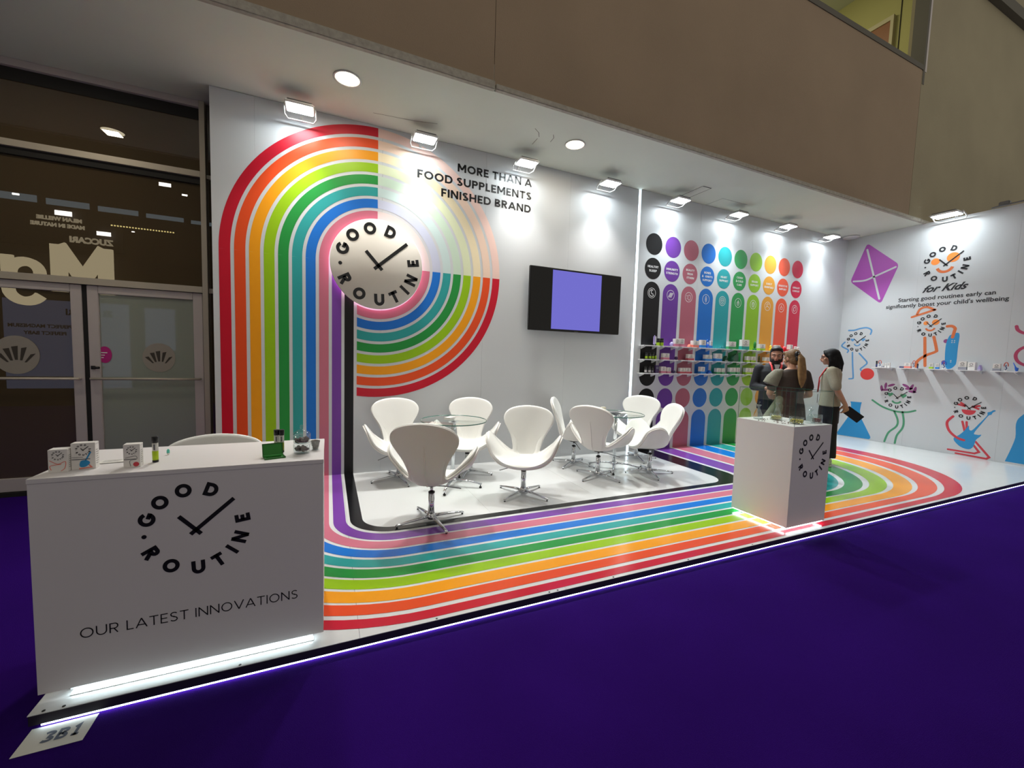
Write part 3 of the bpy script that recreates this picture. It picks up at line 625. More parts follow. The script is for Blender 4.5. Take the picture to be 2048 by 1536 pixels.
# ------------------------------------------------------------------ chairs and tables
def shell_mesh():
    cols = [ # theta order from front centre round the right side to the back centre: rings P1..P4
        [(0, -.10, .352), (0, -.20, .368), (0, -.245, .362), (0, -.275, .338)],
        [(.07, -.09, .352), (.13, -.19, .368), (.165, -.235, .372), (.185, -.262, .368)],
        [(.085, -.06, .354), (.155, -.155, .372), (.238, -.195, .412), (.312, -.23, .462)],
        [(.09, -.03, .354), (.158, -.09, .378), (.268, -.135, .475), (.372, -.175, .605)],
        [(.09, .01, .354), (.158, -.02, .380), (.272, -.03, .50), (.392, -.04, .655)],
        [(.08, .04, .354), (.145, .05, .382), (.245, .065, .46), (.350, .075, .575)],
        [(.07, .07, .356), (.125, .112, .386), (.142, .130, .402), (.160, .142, .422)],
        [(.055, .09, .356), (.108, .145, .40), (.128, .180, .50), (.185, .200, .58)],
        [(.045, .095, .356), (.095, .160, .405), (.158, .215, .61), (.282, .252, .755)],
        [(.02, .10, .356), (.055, .172, .41), (.122, .235, .66), (.215, .305, .868)],
        [(0, .10, .356), (0, .18, .41), (0, .24, .65), (0, .32, .91)]]
    full = cols + [[(-p[0], p[1], p[2]) for p in c] for c in cols[-2:0:-1]]
    rings = [smooth_closed([c[i] for c in full], 4) for i in range(4)]
    n = len(rings[0]); cen = Vector((0, -.02, .35))
    prof = []
    for j in range(n):
        P = [cen] + [Vector(r[j]) for r in rings]; prof.append([Vector(p) for p in smooth([tuple(p) for p in P], 4)])
    m = len(prof[0]); return prof, n, m
def make_chair():
    t = empty('swivel_chair')
    prof, n, m = shell_mesh()
    vs = [tuple(prof[0][0])]; 
    for i in range(1, m):
        for j in range(n): vs.append(tuple(prof[j][i]))
    fs = [(0, 1 + j, 1 + (j + 1) % n) for j in range(n)]
    for i in range(m - 2):
        for j in range(n): a = 1 + i * n; fs.append((a + j, a + n + j, a + n + (j + 1) % n, a + (j + 1) % n))
    def sk(name, mt, off, th, rim):
        me = bpy.data.meshes.new(name); me.from_pydata(vs, [], fs); me.materials.append(mt)
        for p in me.polygons: p.use_smooth = True
        bm = bmesh.new(); bm.from_mesh(me); bmesh.ops.recalc_face_normals(bm, faces=bm.faces)
        if sum(f.normal.z for f in bm.faces) < 0: bmesh.ops.reverse_faces(bm, faces=bm.faces)
        bm.to_mesh(me); bm.free()
        o = bpy.data.objects.new(name, me); COL.objects.link(o); o.parent = t
        s = o.modifiers.new('s', 'SOLIDIFY'); s.thickness = th; s.offset = off
        bv = o.modifiers.new('sub', 'SUBSURF'); bv.levels = 1; bv.render_levels = 1
        return o
    sk('seat_shell', SHELLB, -1.0, .018, 0); sk('upholstery', PLEATHER, 1.0, .026, 0)
    # crease down the back
    mid = prof[len(prof) // 2]; j0 = n // 2
    P = []
    for i in range(5, m - 3):
        p = prof[j0][i]; q = prof[j0][min(i + 1, m - 1)] - prof[j0][i - 1]; nn = Vector((0, q.z, -q.y)).normalized(); P.append(p + nn * .0185)
    MB().tube(P, [.002] + [.006] * (len(P) - 2) + [.002], 8).build('back_seam', SHELLB, t)
    MB().lathe([(.06, .318), (.06, .33), (.10, .335), (.10, .343)], 20).build('seat_plate', BLK, t)
    MB().lathe([(.014, .25), (.014, .32)], 14).build('gas_rod', CHROME, t)
    MB().lathe([(.026, .247), (.028, .25), (.028, .262), (.02, .264)], 18).build('collar', BLK, t)
    MB().lathe([(.0265, .05), (.0265, .248), (.02, .25)], 20).build('column', CHROME, t)
    MB().lathe([(.03, .018), (.042, .026), (.042, .05), (.034, .066), (.027, .072)], 24).build('hub', CHROME, t)
    MB().tube([(.02, 0, .31), (-.10, -.04, .30), (-.24, -.10, .265)], .0045, 8).build('height_lever', GREYM, t)
    for i in range(4):
        a = PI / 4 + i * PI / 2; d = Vector((math.cos(a), math.sin(a), 0))
        pts = [d * .03 + Vector((0, 0, .045)), d * .12 + Vector((0, 0, .040)), d * .22 + Vector((0, 0, .03)), d * .305 + Vector((0, 0, .02)), d * .318 + Vector((0, 0, .014))]
        lg = MB().tube(pts, [.022, .019, .016, .013, .009], 10, flat=(1.0, .62)).build('leg', CHROME, t)
        MB().lathe([(.009, 0), (.010, .003), (.007, .008)], 10, (d.x * .305, d.y * .305, 0)).build('glide', BLK, lg)
    return t
chairs = [(.293, -1.688, (.46, .89), 'white swivel shell chair seen from behind, nearest the front, its base on the coloured stripes'),
          (.21, -.40, (.02, -1), 'white swivel shell chair by the back wall, at the far left beside the black stripe'),
          (1.02, -.43, (-.42, -.9), 'white swivel shell chair against the back wall, right behind the left glass table'),
          (1.354, -1.325, (-.56, -.83), 'white swivel shell chair standing alone in the middle and facing the viewer'),
          (2.53, -.45, (.80, -.60), 'white swivel shell chair turned sideways against the wall, below the television'),
          (2.505, -1.045, (.87, .5), 'white swivel shell chair seen from behind, in front of the right glass table'),
          (3.62, -.44, (-.77, -.64), 'white swivel shell chair behind the right glass table, by the lit wall seam'),
          (3.25, -1.125, (-.93, .37), 'white swivel shell chair in side view, farthest right on the black floor stripe side'),
          (-1.155, -2.36, (.05, -1), 'white shell chair behind the front counter, only the top of its back showing')]
c0 = make_chair()
for i, (x, y, d, lb) in enumerate(chairs):
    o = c0 if i == 0 else dup(c0)
    o.location = (x, y, .0016); o.rotation_euler = (0, 0, math.atan2(d[0], -d[1])); tag(o, lb, 'chair', 'white swivel shell chairs')
    # star base keeps its own turn
    for c_ in o.children:
        if c_.name.startswith('leg'): c_.rotation_euler = (0, 0, math.radians([10.7, 11.8, 60, 27.8, 32.6, 21, 70.6, 68.7, 0][i] - 45) - o.rotation_euler.z)
def make_table():
    t = empty('glass_table')
    MB().lathe([(.001, .728), (.352, .728), (.358, .731), (.358, .735), (.352, .738), (.001, .738)], 56).build('table_top', GLASS, t)
    MB().lathe([(.3585, .7275), (.3605, .730), (.3605, .736), (.3585, .7385), (.3585, .7275)], 56).build('glass_edge', GLEDGE, t)
    MB().lathe([(.022, .05), (.022, .715)], 16).build('pole', CHROME, t)
    MB().box(-.06, .06, -.012, .012, .712, .7275).box(-.012, .012, -.06, .06, .712, .7275).build('top_bracket', CHROME, t, .002)
    MB().lathe([(.045, .055), (.05, .062), (.05, .085), (.03, .095)], 20).build('hub', CHROME, t)
    for i in range(4):
        a = PI / 4 + i * PI / 2; d = Vector((math.cos(a), math.sin(a), 0))
        lg = MB().tube([d * .04 + Vector((0, 0, .078)), d * .18 + Vector((0, 0, .07)), d * .33 + Vector((0, 0, .042))], [.02, .018, .015], 8, flat=(1, .6)).build('leg', CHROME, t)
        MB().lathe([(.014, 0), (.015, .014), (.006, .018), (.006, .04)], 10, (d.x * .315, d.y * .315, 0)).build('glide', BLK, lg)
    return t
t0 = make_table(); t0.location = (.725, -.83, .0016); t0.rotation_euler = (0, 0, .25); tag(t0, 'round glass bistro table on a chrome pole, left one, with a stack of cards', 'table', 'round glass tables')
t1 = dup(t0, (2.94, -.80, .0016), .12, 'round glass bistro table on a chrome pole, right one, with a box and dark leaflets')
PAPER = mat('paper', (232, 230, 224), .6)
lf = empty('card_stack', (.70, -.76, .7405), .7, 'small stack of white cards on the left glass table', 'cards')
for i in range(4): bx('card', PAPER, -.055 + i * .002, .055 + i * .003, -.04, .04, i * .004, i * .004 + .003, lf)
MB().box(-.055, .055, -.04, .04, .0165, .019).build('card', mat('card_grey', (196, 196, 192), .6), lf)
cb = tag(MB().box(-.035, .035, -.02, .02, 0, .075).build('card_box', mat('cream_box', (222, 216, 196), .5), None, .003, loc=(2.80, -.70, .7402)), 'upright cream card box on the right glass table', 'box')
lf2 = empty('leaflet_pile', (2.90, -.83, .7405), .4, 'dark leaflets lying on the right glass table', 'leaflets')
for i, (a, b_) in enumerate(((0, 0), (.03, .015), (-.02, .03))): MB().box(a - .07, a + .07, b_ - .04, b_ + .04, i * .004, i * .004 + .003).build('leaflet', [mat('leaf_dark', (44, 46, 48), .5), mat('leaf_grey', (84, 88, 86), .5), mat('leaf_dark', (44, 46, 48), .5)][i], lf2)
lf3 = tag(MB().box(-.05, .05, -.035, .035, 0, .005).build('leaflet', PAPER, None, loc=(3.07, -.78, .7405)), 'white leaflet lying alone on the right glass table', 'leaflet')

# ------------------------------------------------------------------ reception counter
CT = .925
cn = empty('reception_counter', (0, 0, 0), 0, 'white front counter with black clock-like logo over a glowing base', 'counter')
bx('front_panel', WHITE, -1.600, -.550, -2.965, -2.945, .035, CT - .0205, cn); bx('side_panel', WHITE, -1.600, -1.58, -2.9448, -2.45, .035, CT - .0205, cn); bx('side_panel', WHITE, -.57, -.55, -2.9448, -2.45, .035, CT - .0205, cn)
MB().box(-1.602, -.548, -2.967, -2.448, CT - .02, CT).build('worktop', WHITE, cn, .0015)
bx('plinth', WHITE, -1.52, -.60, -2.925, -2.5, .0015, .06, cn)
ch = empty('light_channel', (0, 0, 0), 0, 'glowing light strip lying on the platform edge under the front counter', 'light strip')
bx('diffuser', LEDB, -1.50, -.60, -2.962, -2.940, .004, .014, ch); bx('backing', HOUS, -1.505, -.595, -2.964, -2.938, .0015, .004, ch)
b = MB()
for i in range(98): b.box(-1.488 + i * .009, -1.4845 + i * .009, -2.982, -2.974, .0003, .0018)  # LED reflections on the deck, put in as small glowing boxes
tag(b.build('led_reflections', emis('led_reflection_glow', (235, 250, 255), 2.0), ch), kind='stuff')
Fco = lambda u, v, o: (u, -2.965 - o, v)
logo_parts(-1.068, .652, .228, Fco, BLACK, cn, .001); pr('clock_hands', logo_hands(-1.068, .652, .228), Fco, BLACK, cn, .001)
text_parts('OUR LATEST INNOVATIONS', -1.465, .240, .043, .10, .17, 'l', .80, Fco, BLACK, cn, .001, .42)

TINT = {'pink': (206, 126, 150), 'coral': (232, 128, 112), 'blue': (40, 128, 206), 'teal': (36, 150, 140), 'green': (60, 150, 92), 'lime': (156, 196, 40), 'orange': (226, 150, 60), 'red': (208, 40, 60), 'rose': (190, 84, 96), 'grey': (150, 150, 160)}
TM = {k: mat('pack_' + k, v, .45) for k, v in TINT.items()}
CARD = mat('carton_white', (230, 226, 222), .5); PRT = mat('carton_print', (92, 92, 98), .6)
def carton(w, h, d, base, label, loc, rz=0, group=None, double=False, name='carton', name_print=True):
    t = empty(name, loc, rz, label, 'box', group)
    MB().box(-w / 2, w / 2, -d / 2, d / 2, 0, h).build('carton_body', CARD, t, min(.003, w * .05))
    z1 = h * .34; e = .0006
    if base: MB().box(-w / 2 - e, w / 2 + e, -d / 2 - e, d / 2 + e, .001, z1).build('colour_band', TM[base], t)
    F = lambda u, v, o: (u, -d / 2 - e - o, v); P = []
    s = min(w * .36, h * .2); P += ribbon(arc(0, h * .72, s * .7, s * .7, 0, 345, 14), s * .22, True) + ribbon([(-s * .1, h * .72 - s * .1), (s * .45, h * .72 + s * .35)], s * .1)
    P += ribbon([(-w * .33, h * .50), (w * .33, h * .50)], h * .03) + ribbon([(-w * .28, h * .44), (w * .2, h * .44)], h * .02)
    pr('print', P, F, PRT, t, .0006)
    return t
def zcarton(name, x, y, w, h, d, rz, label):
    t = empty(name, (x, y, CT), rz, label, 'box')
    MB().box(-w / 2, w / 2, -d / 2, d / 2, 0, h).build('carton_body', CARD, t, .0012)
    bx('lid_line', PRT, w / 2, w / 2 + .0004, -d / 2 + .004, d / 2 - .002, h * .93, h * .935, t)
    F = lambda u, v, o: (u, -d / 2 - .0003 - o, v); U = w * .36; INK2 = mat('carton_ink', (44, 42, 48), .6)
    pr('print_logo', logo_letters(0, h * .74, U) + logo_hands(0, h * .74, U, .1), F, INK2, t, .0004)
    Fs = lambda u, v, o: (w / 2 + .0003 + o, u, v)
    pr('side_text', [q for i in range(7) for q in ribbon([(-d * .35, h * (.2 + i * .085)), (d * (.1 + .22 * ((i * 7) % 3) / 2), h * (.2 + i * .085))], h * .02)], Fs, mat('side_print', (120, 118, 116), .6), t, .0004)
    return t, F
q, F = zcarton('product_carton', -1.545, -2.862, .058, .096, .05, .10, 'small white carton with pink running figure print at the left end of the counter')
pr('print_figure', ribbon(smooth([(-.024, .052), (.0, .036), (.022, .045), (.02, .018), (.008, .006)]), .0022) + ribbon(smooth([(-.02, .012), (-.022, .03), (.01, .034)]), .0022), F, TM['coral'], q, .0006)
q, F = zcarton('product_carton', -1.478, -2.836, .076, .113, .04, .06, 'larger white carton with blue guitar print, second from the left on the counter')
pr('print_guitar', [smooth_closed([(-.012, .018), (-.008, .036), (.006, .040), (.018, .034), (.02, .024), (.008, .012), (-.006, .010)])] + ribbon([(.006, .036), (.024, .074)], .005), F, BLU, q, .0006)
pr('print_figure', ribbon([(.012, .026), (.026, .008), (-.014, .004)], .0045), F, TM['coral'], q, .0005); pr('print_line', ribbon([(-.036, .044), (.022, .044)], .003) + ribbon([(-.036, .053), (0, .053)], .0015), F, PRT, q, .0008)
q, F = zcarton('product_carton', -1.311, -2.857, .056, .102, .045, .08, 'white carton with a red dot print, third from the left on the counter')
pr('print_dot', disc(.014, .014, .010), F, CRI, q, .0006); pr('print_lines', ribbon([(-.026, .037), (.014, .037)], .003) + ribbon(smooth([(-.022, .043), (.012, .05), (.016, .036), (-.006, .03), (-.004, .006)]), .0016), F, PRT, q, .0006)
lv = empty('leaflet_pile', (-1.42, -2.745, CT + .0004), .10, 'printed leaflets lying flat on the counter between two white cartons', 'leaflets')
bx('leaflet', mat('leaf_edge', (60, 60, 62), .5), -.045, .045, -.028, .03, 0, .001, lv); bx('leaflet', PAPER, -.045, .045, -.027, .03, .0012, .004, lv)
pr('print', [q for i in range(4) for q in ribbon([(-.035, -.015 + i * .011), (.02 + .004 * i, -.013 + i * .011)], .0022)], Ff, PRT, lv, .0045)
LIQ = mat('lime_liquid', (176, 204, 20), .3); LIQ2 = mat('olive_liquid', (128, 142, 24), .3)
def bottle(x, y, label, liq, group=None, s=1.0, cap=BLK, base=BLK, z=CT, up=mat('bottle_label', (206, 204, 196), .4)):
    t = empty('bottle', (x, y, z), 0, label, 'bottle', group); t.scale = (s, s, s)
    MB().lathe([(.0105, 0), (.0115, .001), (.0115, .010), (.0113, .0105)], 20).build('foot', base, t)
    MB().lathe([(.0113, .0108), (.0115, .012), (.0115, .052), (.0113, .0525)], 20).build('sleeve', liq, t)
    MB().lathe([(.0113, .0528), (.0113, .088), (.0105, .0895)], 20).build('upper_label', up, t)
    MB().lathe([(.0115, .0898), (.0125, .091), (.0125, .117), (.0118, .119)], 20).build('cap', cap, t)
    bx('label_print', PRT, -.003, .003, -.0122, -.0116, .058, .084, t)
    return t
bottle(-1.252, -2.80, 'lime green vial with black cap standing alone near the middle of the counter', LIQ)
bottle(-.772, -2.745, 'lime vial with black cap, left of a touching pair behind the green case', LIQ); bottle(-.748, -2.752, 'olive-windowed vial with black cap, right of a touching pair behind the green case', LIQ2)
cp = empty('capsule', (-1.245, -2.66, CT), .3, 'tiny mint green and white capsule piece on the counter', 'capsule')
MB().ell((0, 0, .009), (.006, .006, .009), n=12, m=8).build('shell_base', PAPER, cp); MB().lathe([(.0061, .009), (.0061, .022), (.003, .028), (.001, .029)], 12).build('shell_cap', mat('mint', (88, 196, 176), .4), cp)
gc = empty('green_case', (-.77, -2.865, CT), .28, 'small open green folding case in front of the vials on the counter', 'case')
GR = mat('case_green', (34, 132, 36), .4); GR2 = mat('case_green_rim', (18, 84, 24), .4)
b = MB(); b.box(-.045, .045, -.03, .03, 0, .004); b.build('tray', GR, gc, .001)
b = MB()
for (x0, x1, y0, y1) in ((-.045, .045, -.03, -.027), (-.045, .045, .027, .03), (-.045, -.042, -.027, .027), (.042, .045, -.027, .027), (-.035, .03, -.004, -.001)): b.box(x0, x1, y0, y1, .0042, .007)
b.build('tray_rim', GR2, gc)
lid = MB(); Mx = Matrix.Translation((0, .031, .004)) @ Matrix.Rotation(math.radians(-14), 4, 'X'); lid.box(-.045, .045, 0, .003, 0, .062, Mx); lid.build('lid', GR, gc)
rim = MB()
for a in ((-.045, -.042, 0, .062), (.042, .045, 0, .062), (-.042, .042, 0, .003), (-.042, .042, .059, .062)): rim.box(a[0], a[1], -.003, 0, a[2], a[3], Mx)
rim.build('lid_rim', GR2, gc); MB().tube([(-.044, .029, .006), (.044, .029, .006)], .003, 8).build('hinge', mat('hinge_green', (90, 190, 100), .3), gc)
jr = empty('candy_jar', (-.652, -2.80, CT), 0, 'two-tier glass candy jar with domed lid holding dark sweets', 'jar')
JG = glass_mat('jar_glass', (246, 249, 249), 1.9, .03, milk=.03, milkcol=(235, 238, 238))
def jarbody(z): return [(.001, z), (.034, z), (.040, z + .004), (.0405, z + .045), (.0385, z + .045), (.038, z + .007), (.03, z + .005), (.001, z + .005)]
MB().lathe(jarbody(.002), 32).build('lower_bowl', JG, jr); MB().lathe(jarbody(.049), 32).build('upper_bowl', JG, jr)
MB().lathe([(.0415, .094), (.0415, .099), (.036, .108), (.018, .120), (.006, .124), (.006, .128), (.009, .133), (.010, .139), (.007, .146), (.001, .148)], 32).build('lid', JG, jr)
SW2 = mat('dark_sweets', (60, 18, 22), .25, noise=.3, nscale=80)
for nm, z, n in (('sweets', .008, 40), ('sweets', .055, 60)):
    b = MB()
    for i in range(n):
        a = random.random() * 2 * PI; r = .029 * math.sqrt(random.random()); b.ell((r * math.cos(a), r * math.sin(a), z + .006 + .017 * random.random()), (.0085, .0085, .007), n=8, m=6)
    tag(b.build(nm, SW2, jr), 'dark glossy sweets', kind='stuff')
gj = empty('glass_tumbler', (-.592, -2.745, CT), 0, 'small open glass with folded paper slips at the right end of the counter', 'glass')
MB().lathe([(.001, 0), (.02, 0), (.023, .05), (.0215, .05), (.0185, .003), (.001, .003)], 24).build('glass_body', JG, gj)
b = MB()
for i in range(6): b.box(-.012, .012, -.0006, .0006, .004, .055, Matrix.Rotation(i * .5, 4, 'Z') @ Matrix.Rotation(.25, 4, 'Y'))
b.build('paper_slips', mat('slip', (150, 144, 140), .6), gj)

# floor marker
fm = empty('floor_marker', (-1.49, -3.085, ZCARP + .0006), 0, 'white floor label reading 3B1 on the purple carpet below the counter corner', 'sign')
MB().box(-.100, .100, -.072, .056, 0, .0012).build('sticker', mat('marker_white', (214, 214, 206), .6), fm)
text_parts('3B1', -.04, -.035, .055, .22, .2, 'l', .11, Ff, mat('marker_ink', (84, 92, 108), .6), fm, .0018)

# ------------------------------------------------------------------ display pedestal
pd = empty('display_pedestal', (0, 0, 0), 0, 'square white display pedestal with black clock-like logo and glowing base', 'pedestal')
PX0, PX1, PY0, PY1 = 3.115, 3.655, -2.96, -2.42
b = MB().box(PX0, PX1, PY0, PY1, .035, CT); b.build('plinth_body', WHITE, pd, .001)
bx('recessed_foot', WHITE, PX0 + .06, PX1 - .06, PY0 + .06, PY1 - .06, .0014, .035, pd)
for (a, c, d, e) in ((PX0 + .01, PX0 + .022, PY0 + .03, PY1 - .01), (PX0 + .03, PX1 - .01, PY0 + .01, PY0 + .022), (PX1 - .022, PX1 - .01, PY0 + .03, PY1 - .01), (PX0 + .03, PX1 - .03, PY1 - .022, PY1 - .01)): bx('underlight', LEDB, a, c, d, e, .026, .0345, pd)
Fpd = lambda u, v, o: (u, PY0 - o, v)
logo_parts(3.40, .65, .222, Fpd, BLACK, pd, .001); pr('clock_hands', logo_hands(3.40, .65, .222, .06), Fpd, BLACK, pd, .001)
gb = empty('glass_case', (0, 0, 0), 0, 'clear glass case with green edges standing on the pedestal', 'display case')
GZ = 1.225; th = .005
for nm, a in (('pane', (PX0 + .002, PX0 + .002 + th, PY0 + .008, PY1 - .008)), ('pane', (PX1 - .002 - th, PX1 - .002, PY0 + .008, PY1 - .008)), ('pane', (PX0 + .002, PX1 - .002, PY0 + .002, PY0 + .002 + th)), ('pane', (PX0 + .002, PX1 - .002, PY1 - .002 - th, PY1 - .002))): bx(nm, GLASS, *a, CT + .0005, GZ, gb)
b = MB()
for x in (PX0 + .002, PX1 - .0045):
    for y in (PY0 + .002, PY1 - .0045): b.box(x, x + .0025, y, y + .0025, CT, GZ)
    b.box(x, x + .0025, PY0 + .002, PY1 - .002, GZ, GZ + .003)
for y in (PY0 + .002, PY1 - .0045): b.box(PX0 + .002, PX1 - .002, y, y + .0025, GZ, GZ + .003)
b.build('green_edges', GLEDGE, gb)
def carafe(x, y, label, h=1.0, tilt=0):
    t = empty('oil_carafe', (x, y, CT), tilt, label, 'carafe'); t.scale = (1, 1, h)
    MB().lathe([(.001, 0), (.042, 0), (.044, .004), (.018, .085), (.010, .10), (.008, .112), (.022, .135), (.021, .136), (.0065, .114), (.0085, .10), (.016, .085), (.041, .006), (.001, .004)], 28).build('flask', JG, t)
    MB().tube([(0, 0, .12), (0, 0, .15), (.004, 0, .165), (.014, 0, .163)], [.006, .005, .004, .003], 8).build('spout', JG, t); return t
carafe(3.26, -2.53, 'conical glass oil carafe at the left back corner inside the glass case'); carafe(3.49, -2.56, 'tallest conical glass oil carafe, in the middle inside the glass case', 1.15); carafe(3.50, -2.86, 'conical glass carafe at the front right inside the glass case', .95)
def bowl(x, y, r, h, cmat, label, n, fill=.45, size=.011):
    t = empty('glass_bowl', (x, y, CT), 0, label, 'bowl')
    MB().lathe([(.001, 0), (r, 0), (r, h), (r - .002, h), (r - .002, .003), (.001, .003)], 30).build('bowl_glass', JG, t)
    b = MB()
    for i in range(n):
        a = random.random() * 2 * PI; q = (r - .012) * math.sqrt(random.random()); b.ell((q * math.cos(a), q * math.sin(a), .006 + h * fill * random.random() + .005), (size, size * .6, size * .5), n=7, m=5)
    tag(b.build('contents', cmat, t), kind='stuff'); return t
YEL = mat('dried_flowers', (196, 178, 60), .6, noise=.4, nscale=60); CRM = mat('dried_petals', (202, 190, 120), .6, noise=.4, nscale=60)
bowl(3.385, -2.62, .052, .06, CRM, 'shallow glass bowl of pale dried petals, at the back of the glass case', 110); bowl(3.335, -2.84, .058, .062, YEL, 'glass bowl of yellow dried flowers at the front of the glass case', 130)
bowl(3.594, -2.86, .045, .08, mat('red_berries', (112, 12, 18), .3, noise=.3, nscale=80), 'square-looking glass of dark red berries at the right of the glass case', 240, .40, .008)
nb = empty('bowl_contents_crumbs', (3.27, -2.72, CT + .0004), 0, 'loose brown seed pods scattered on the pedestal inside the glass case', 'seeds', kind='stuff')
b = MB()
for i in range(26): b.ell((random.uniform(-.10, .06), random.uniform(-.10, .16), .004), (.009, .004, .003), Matrix.Rotation(random.random() * .4, 4, 'Z'), 7, 5)
tag(b.build('pod', mat('pods', (96, 52, 36), .6), nb), kind='stuff')

# ------------------------------------------------------------------ shelves on the display wall
SHW = mat('shelf_white', (232, 232, 234), .4)
def make_shelf(w, d):
    t = empty('wall_shelf')
    MB().box(-w / 2, w / 2, -d, 0, -.014, 0).build('board', SHW, t, .001)
    for s in (-1, 1):
        MB().prism([(0, -.015), (-d * .8, -.015), (-d * .8, -.022), (-.012, -.06), (0, -.06)], .010, lambda u, v, w_, s=s: (s * w * .36 - .005 + w_, u, v)).build('bracket', SHW, t)
    return t
sh0 = make_shelf(.325, .13); SZ = {1: 1.684, 2: 1.466, 3: 1.248}; RN = {1: 'top', 2: 'middle', 3: 'lowest'}
for r in (1, 2, 3):
    for i in range(10):
        o = sh0 if (r == 1 and i == 0) else dup(sh0)
        o.location = (4.085 + .3945 * i, -.0235, SZ[r]); tag(o, 'short white shelf on two brackets across the %s column, %s of its three' % (NM[i], RN[r]), 'shelf', 'white shelves on the coloured columns')
items = [(1, 4.168, .05, .16, 'tall', 'lilac', 'tall rounded lilac holder'), (1, 4.239, .06, .114, 'jar', 'lime', 'black-capped jar with lime band, left of two'), (1, 4.318, .06, .117, 'jar', 'lime', 'black-capped jar with lime band, right of two'),
 (1, 4.524, .062, .067, 'ball', 'lilac', 'small lilac ball'), (1, 4.618, .085, .124, 'c', 'pink', 'white carton with pink base'), (1, 4.722, .10, .129, 'c', 'pink', 'larger white carton with pink base'), (1, 4.915, .06, .05, 'wedge', 'coral', 'low coral wedge'),
 (1, 5.031, .145, .109, 'c', 'coral', 'wide white carton with coral base'), (1, 5.206, .105, .128, 'c', 'blue', 'white carton with blue base'), (1, 5.325, .07, .141, 'toy', 'blue', 'blue headphone-like figure'), (1, 5.406, .045, .125, 'c', 'blue', 'narrow white carton with blue base'),
 (1, 5.667, .13, .048, 'specs', 'teal', 'pair of teal glasses'), (1, 5.896, .17, .13, 'c', 'green', 'white carton with green base'), (1, 6.23, .19, .176, 'c', 'teal', 'tall white carton with teal base'), (1, 6.51, .09, .16, 'cactus', 'green', 'green cactus ornament'),
 (1, 6.684, .15, .118, 'c', 'lime', 'white carton with lime base'), (1, 6.955, .07, .105, 'duck', 'yellow', 'yellow toy duck'), (1, 7.12, .13, .114, 'c', 'orange', 'white carton with orange base'), (1, 7.33, .11, .12, 'cap', 'red', 'red cap'), (1, 7.498, .12, .137, 'c', 'red', 'white carton with red base'),
 (1, 7.66, .05, .11, 'jar', 'red', 'white jar with red band'), (1, 7.74, .05, .10, 'jar', 'red', 'last small jar with red band'),
 (2, 4.021, .046, .104, 'b', 'lime', 'lime bottle with black cap, first'), (2, 4.090, .05, .106, 'b', 'lime', 'lime bottle with black cap, second'), (2, 4.150, .046, .111, 'b', 'lime', 'lime bottle with black cap, third'), (2, 4.209, .036, .06, 'ball', 'lime', 'small lime ball'),
 (2, 4.405, .135, .101, 'c', 'pink', 'white carton with pink base'), (2, 4.64, .06, .058, 'ball', 'purple', 'small dark purple ball'), (2, 4.942, .13, .102, 'c', 'rose', 'white carton with rose base'), (2, 5.345, .15, .104, 'c', 'blue', 'white carton with blue base'),
 (2, 5.585, .16, .132, 'c', 'blue', 'tall white carton with blue base'), (2, 5.775, .15, .10, 'wedge', 'dgreen', 'dark green cushion'), (2, 6.0, .22, .15, 'bag', 'dgreen', 'large dark green bag'), (2, 6.335, .10, .104, 'c', 'lime', 'white carton with lime base, left of two'), (2, 6.465, .11, .103, 'c', 'lime', 'white carton with lime base, right of two'),
 (2, 6.65, .055, .128, 'cactus', 'olive', 'olive cactus ornament'), (2, 6.836, .17, .10, 'c', 'orange', 'white carton with orange base'),
 (3, 4.022, .046, .107, 'b', 'white', 'dark-capped bottle with white label, first'), (3, 4.095, .05, .108, 'b', 'white', 'dark-capped bottle with white label, second'), (3, 4.156, .045, .099, 'b', 'grey', 'grey-labelled bottle'), (3, 4.245, .09, .125, 'book', 'purple', 'dark purple notebook'),
 (3, 4.365, .09, .106, 'c', 'pink', 'white carton with pink base, left of two'), (3, 4.475, .09, .094, 'c', 'pink', 'white carton with pink base, right of two'), (3, 4.595, .07, .052, 'ball', 'purple', 'low purple ball'), (3, 4.775, .10, .091, 'c', 'rose', 'white carton with rose base, left of two'), (3, 4.892, .105, .093, 'c', 'rose', 'white carton with rose base, right of two'),
 (3, 4.985, .04, .036, 'ball', 'red', 'small red piece'), (3, 5.224, .10, .116, 'c', 'blue', 'white carton with blue base'), (3, 5.40, .10, .063, 'wedge', 'blue', 'low blue wedge'), (3, 5.60, .095, .10, 'c', 'green', 'white carton with green base, left of two'), (3, 5.715, .09, .098, 'c', 'green', 'white carton with green base, right of two'),
 (3, 5.95, .14, .113, 'c', 'green', 'wide white carton with green base'), (3, 6.085, .09, .115, 'c', 'green', 'narrow white carton with green base'), (3, 6.355, .14, .115, 'c', 'lime', 'wide white carton with lime base'), (3, 6.49, .09, .114, 'c', 'lime', 'narrow white carton with lime base')]
TOY = {'lilac': (176, 160, 214), 'lime': (160, 198, 30), 'coral': (236, 132, 112), 'blue': (30, 96, 200), 'teal': (20, 120, 130), 'green': (24, 124, 44), 'yellow': (238, 202, 20), 'red': (196, 20, 36), 'dgreen': (14, 74, 46), 'olive': (70, 84, 26), 'white': (206, 204, 208), 'grey': (120, 120, 132), 'purple': (66, 44, 92), 'navy': (40, 48, 110), 'rust': (196, 96, 84)}
TOYM = {k: mat('toy_' + k, v, .4) for k, v in TOY.items()}
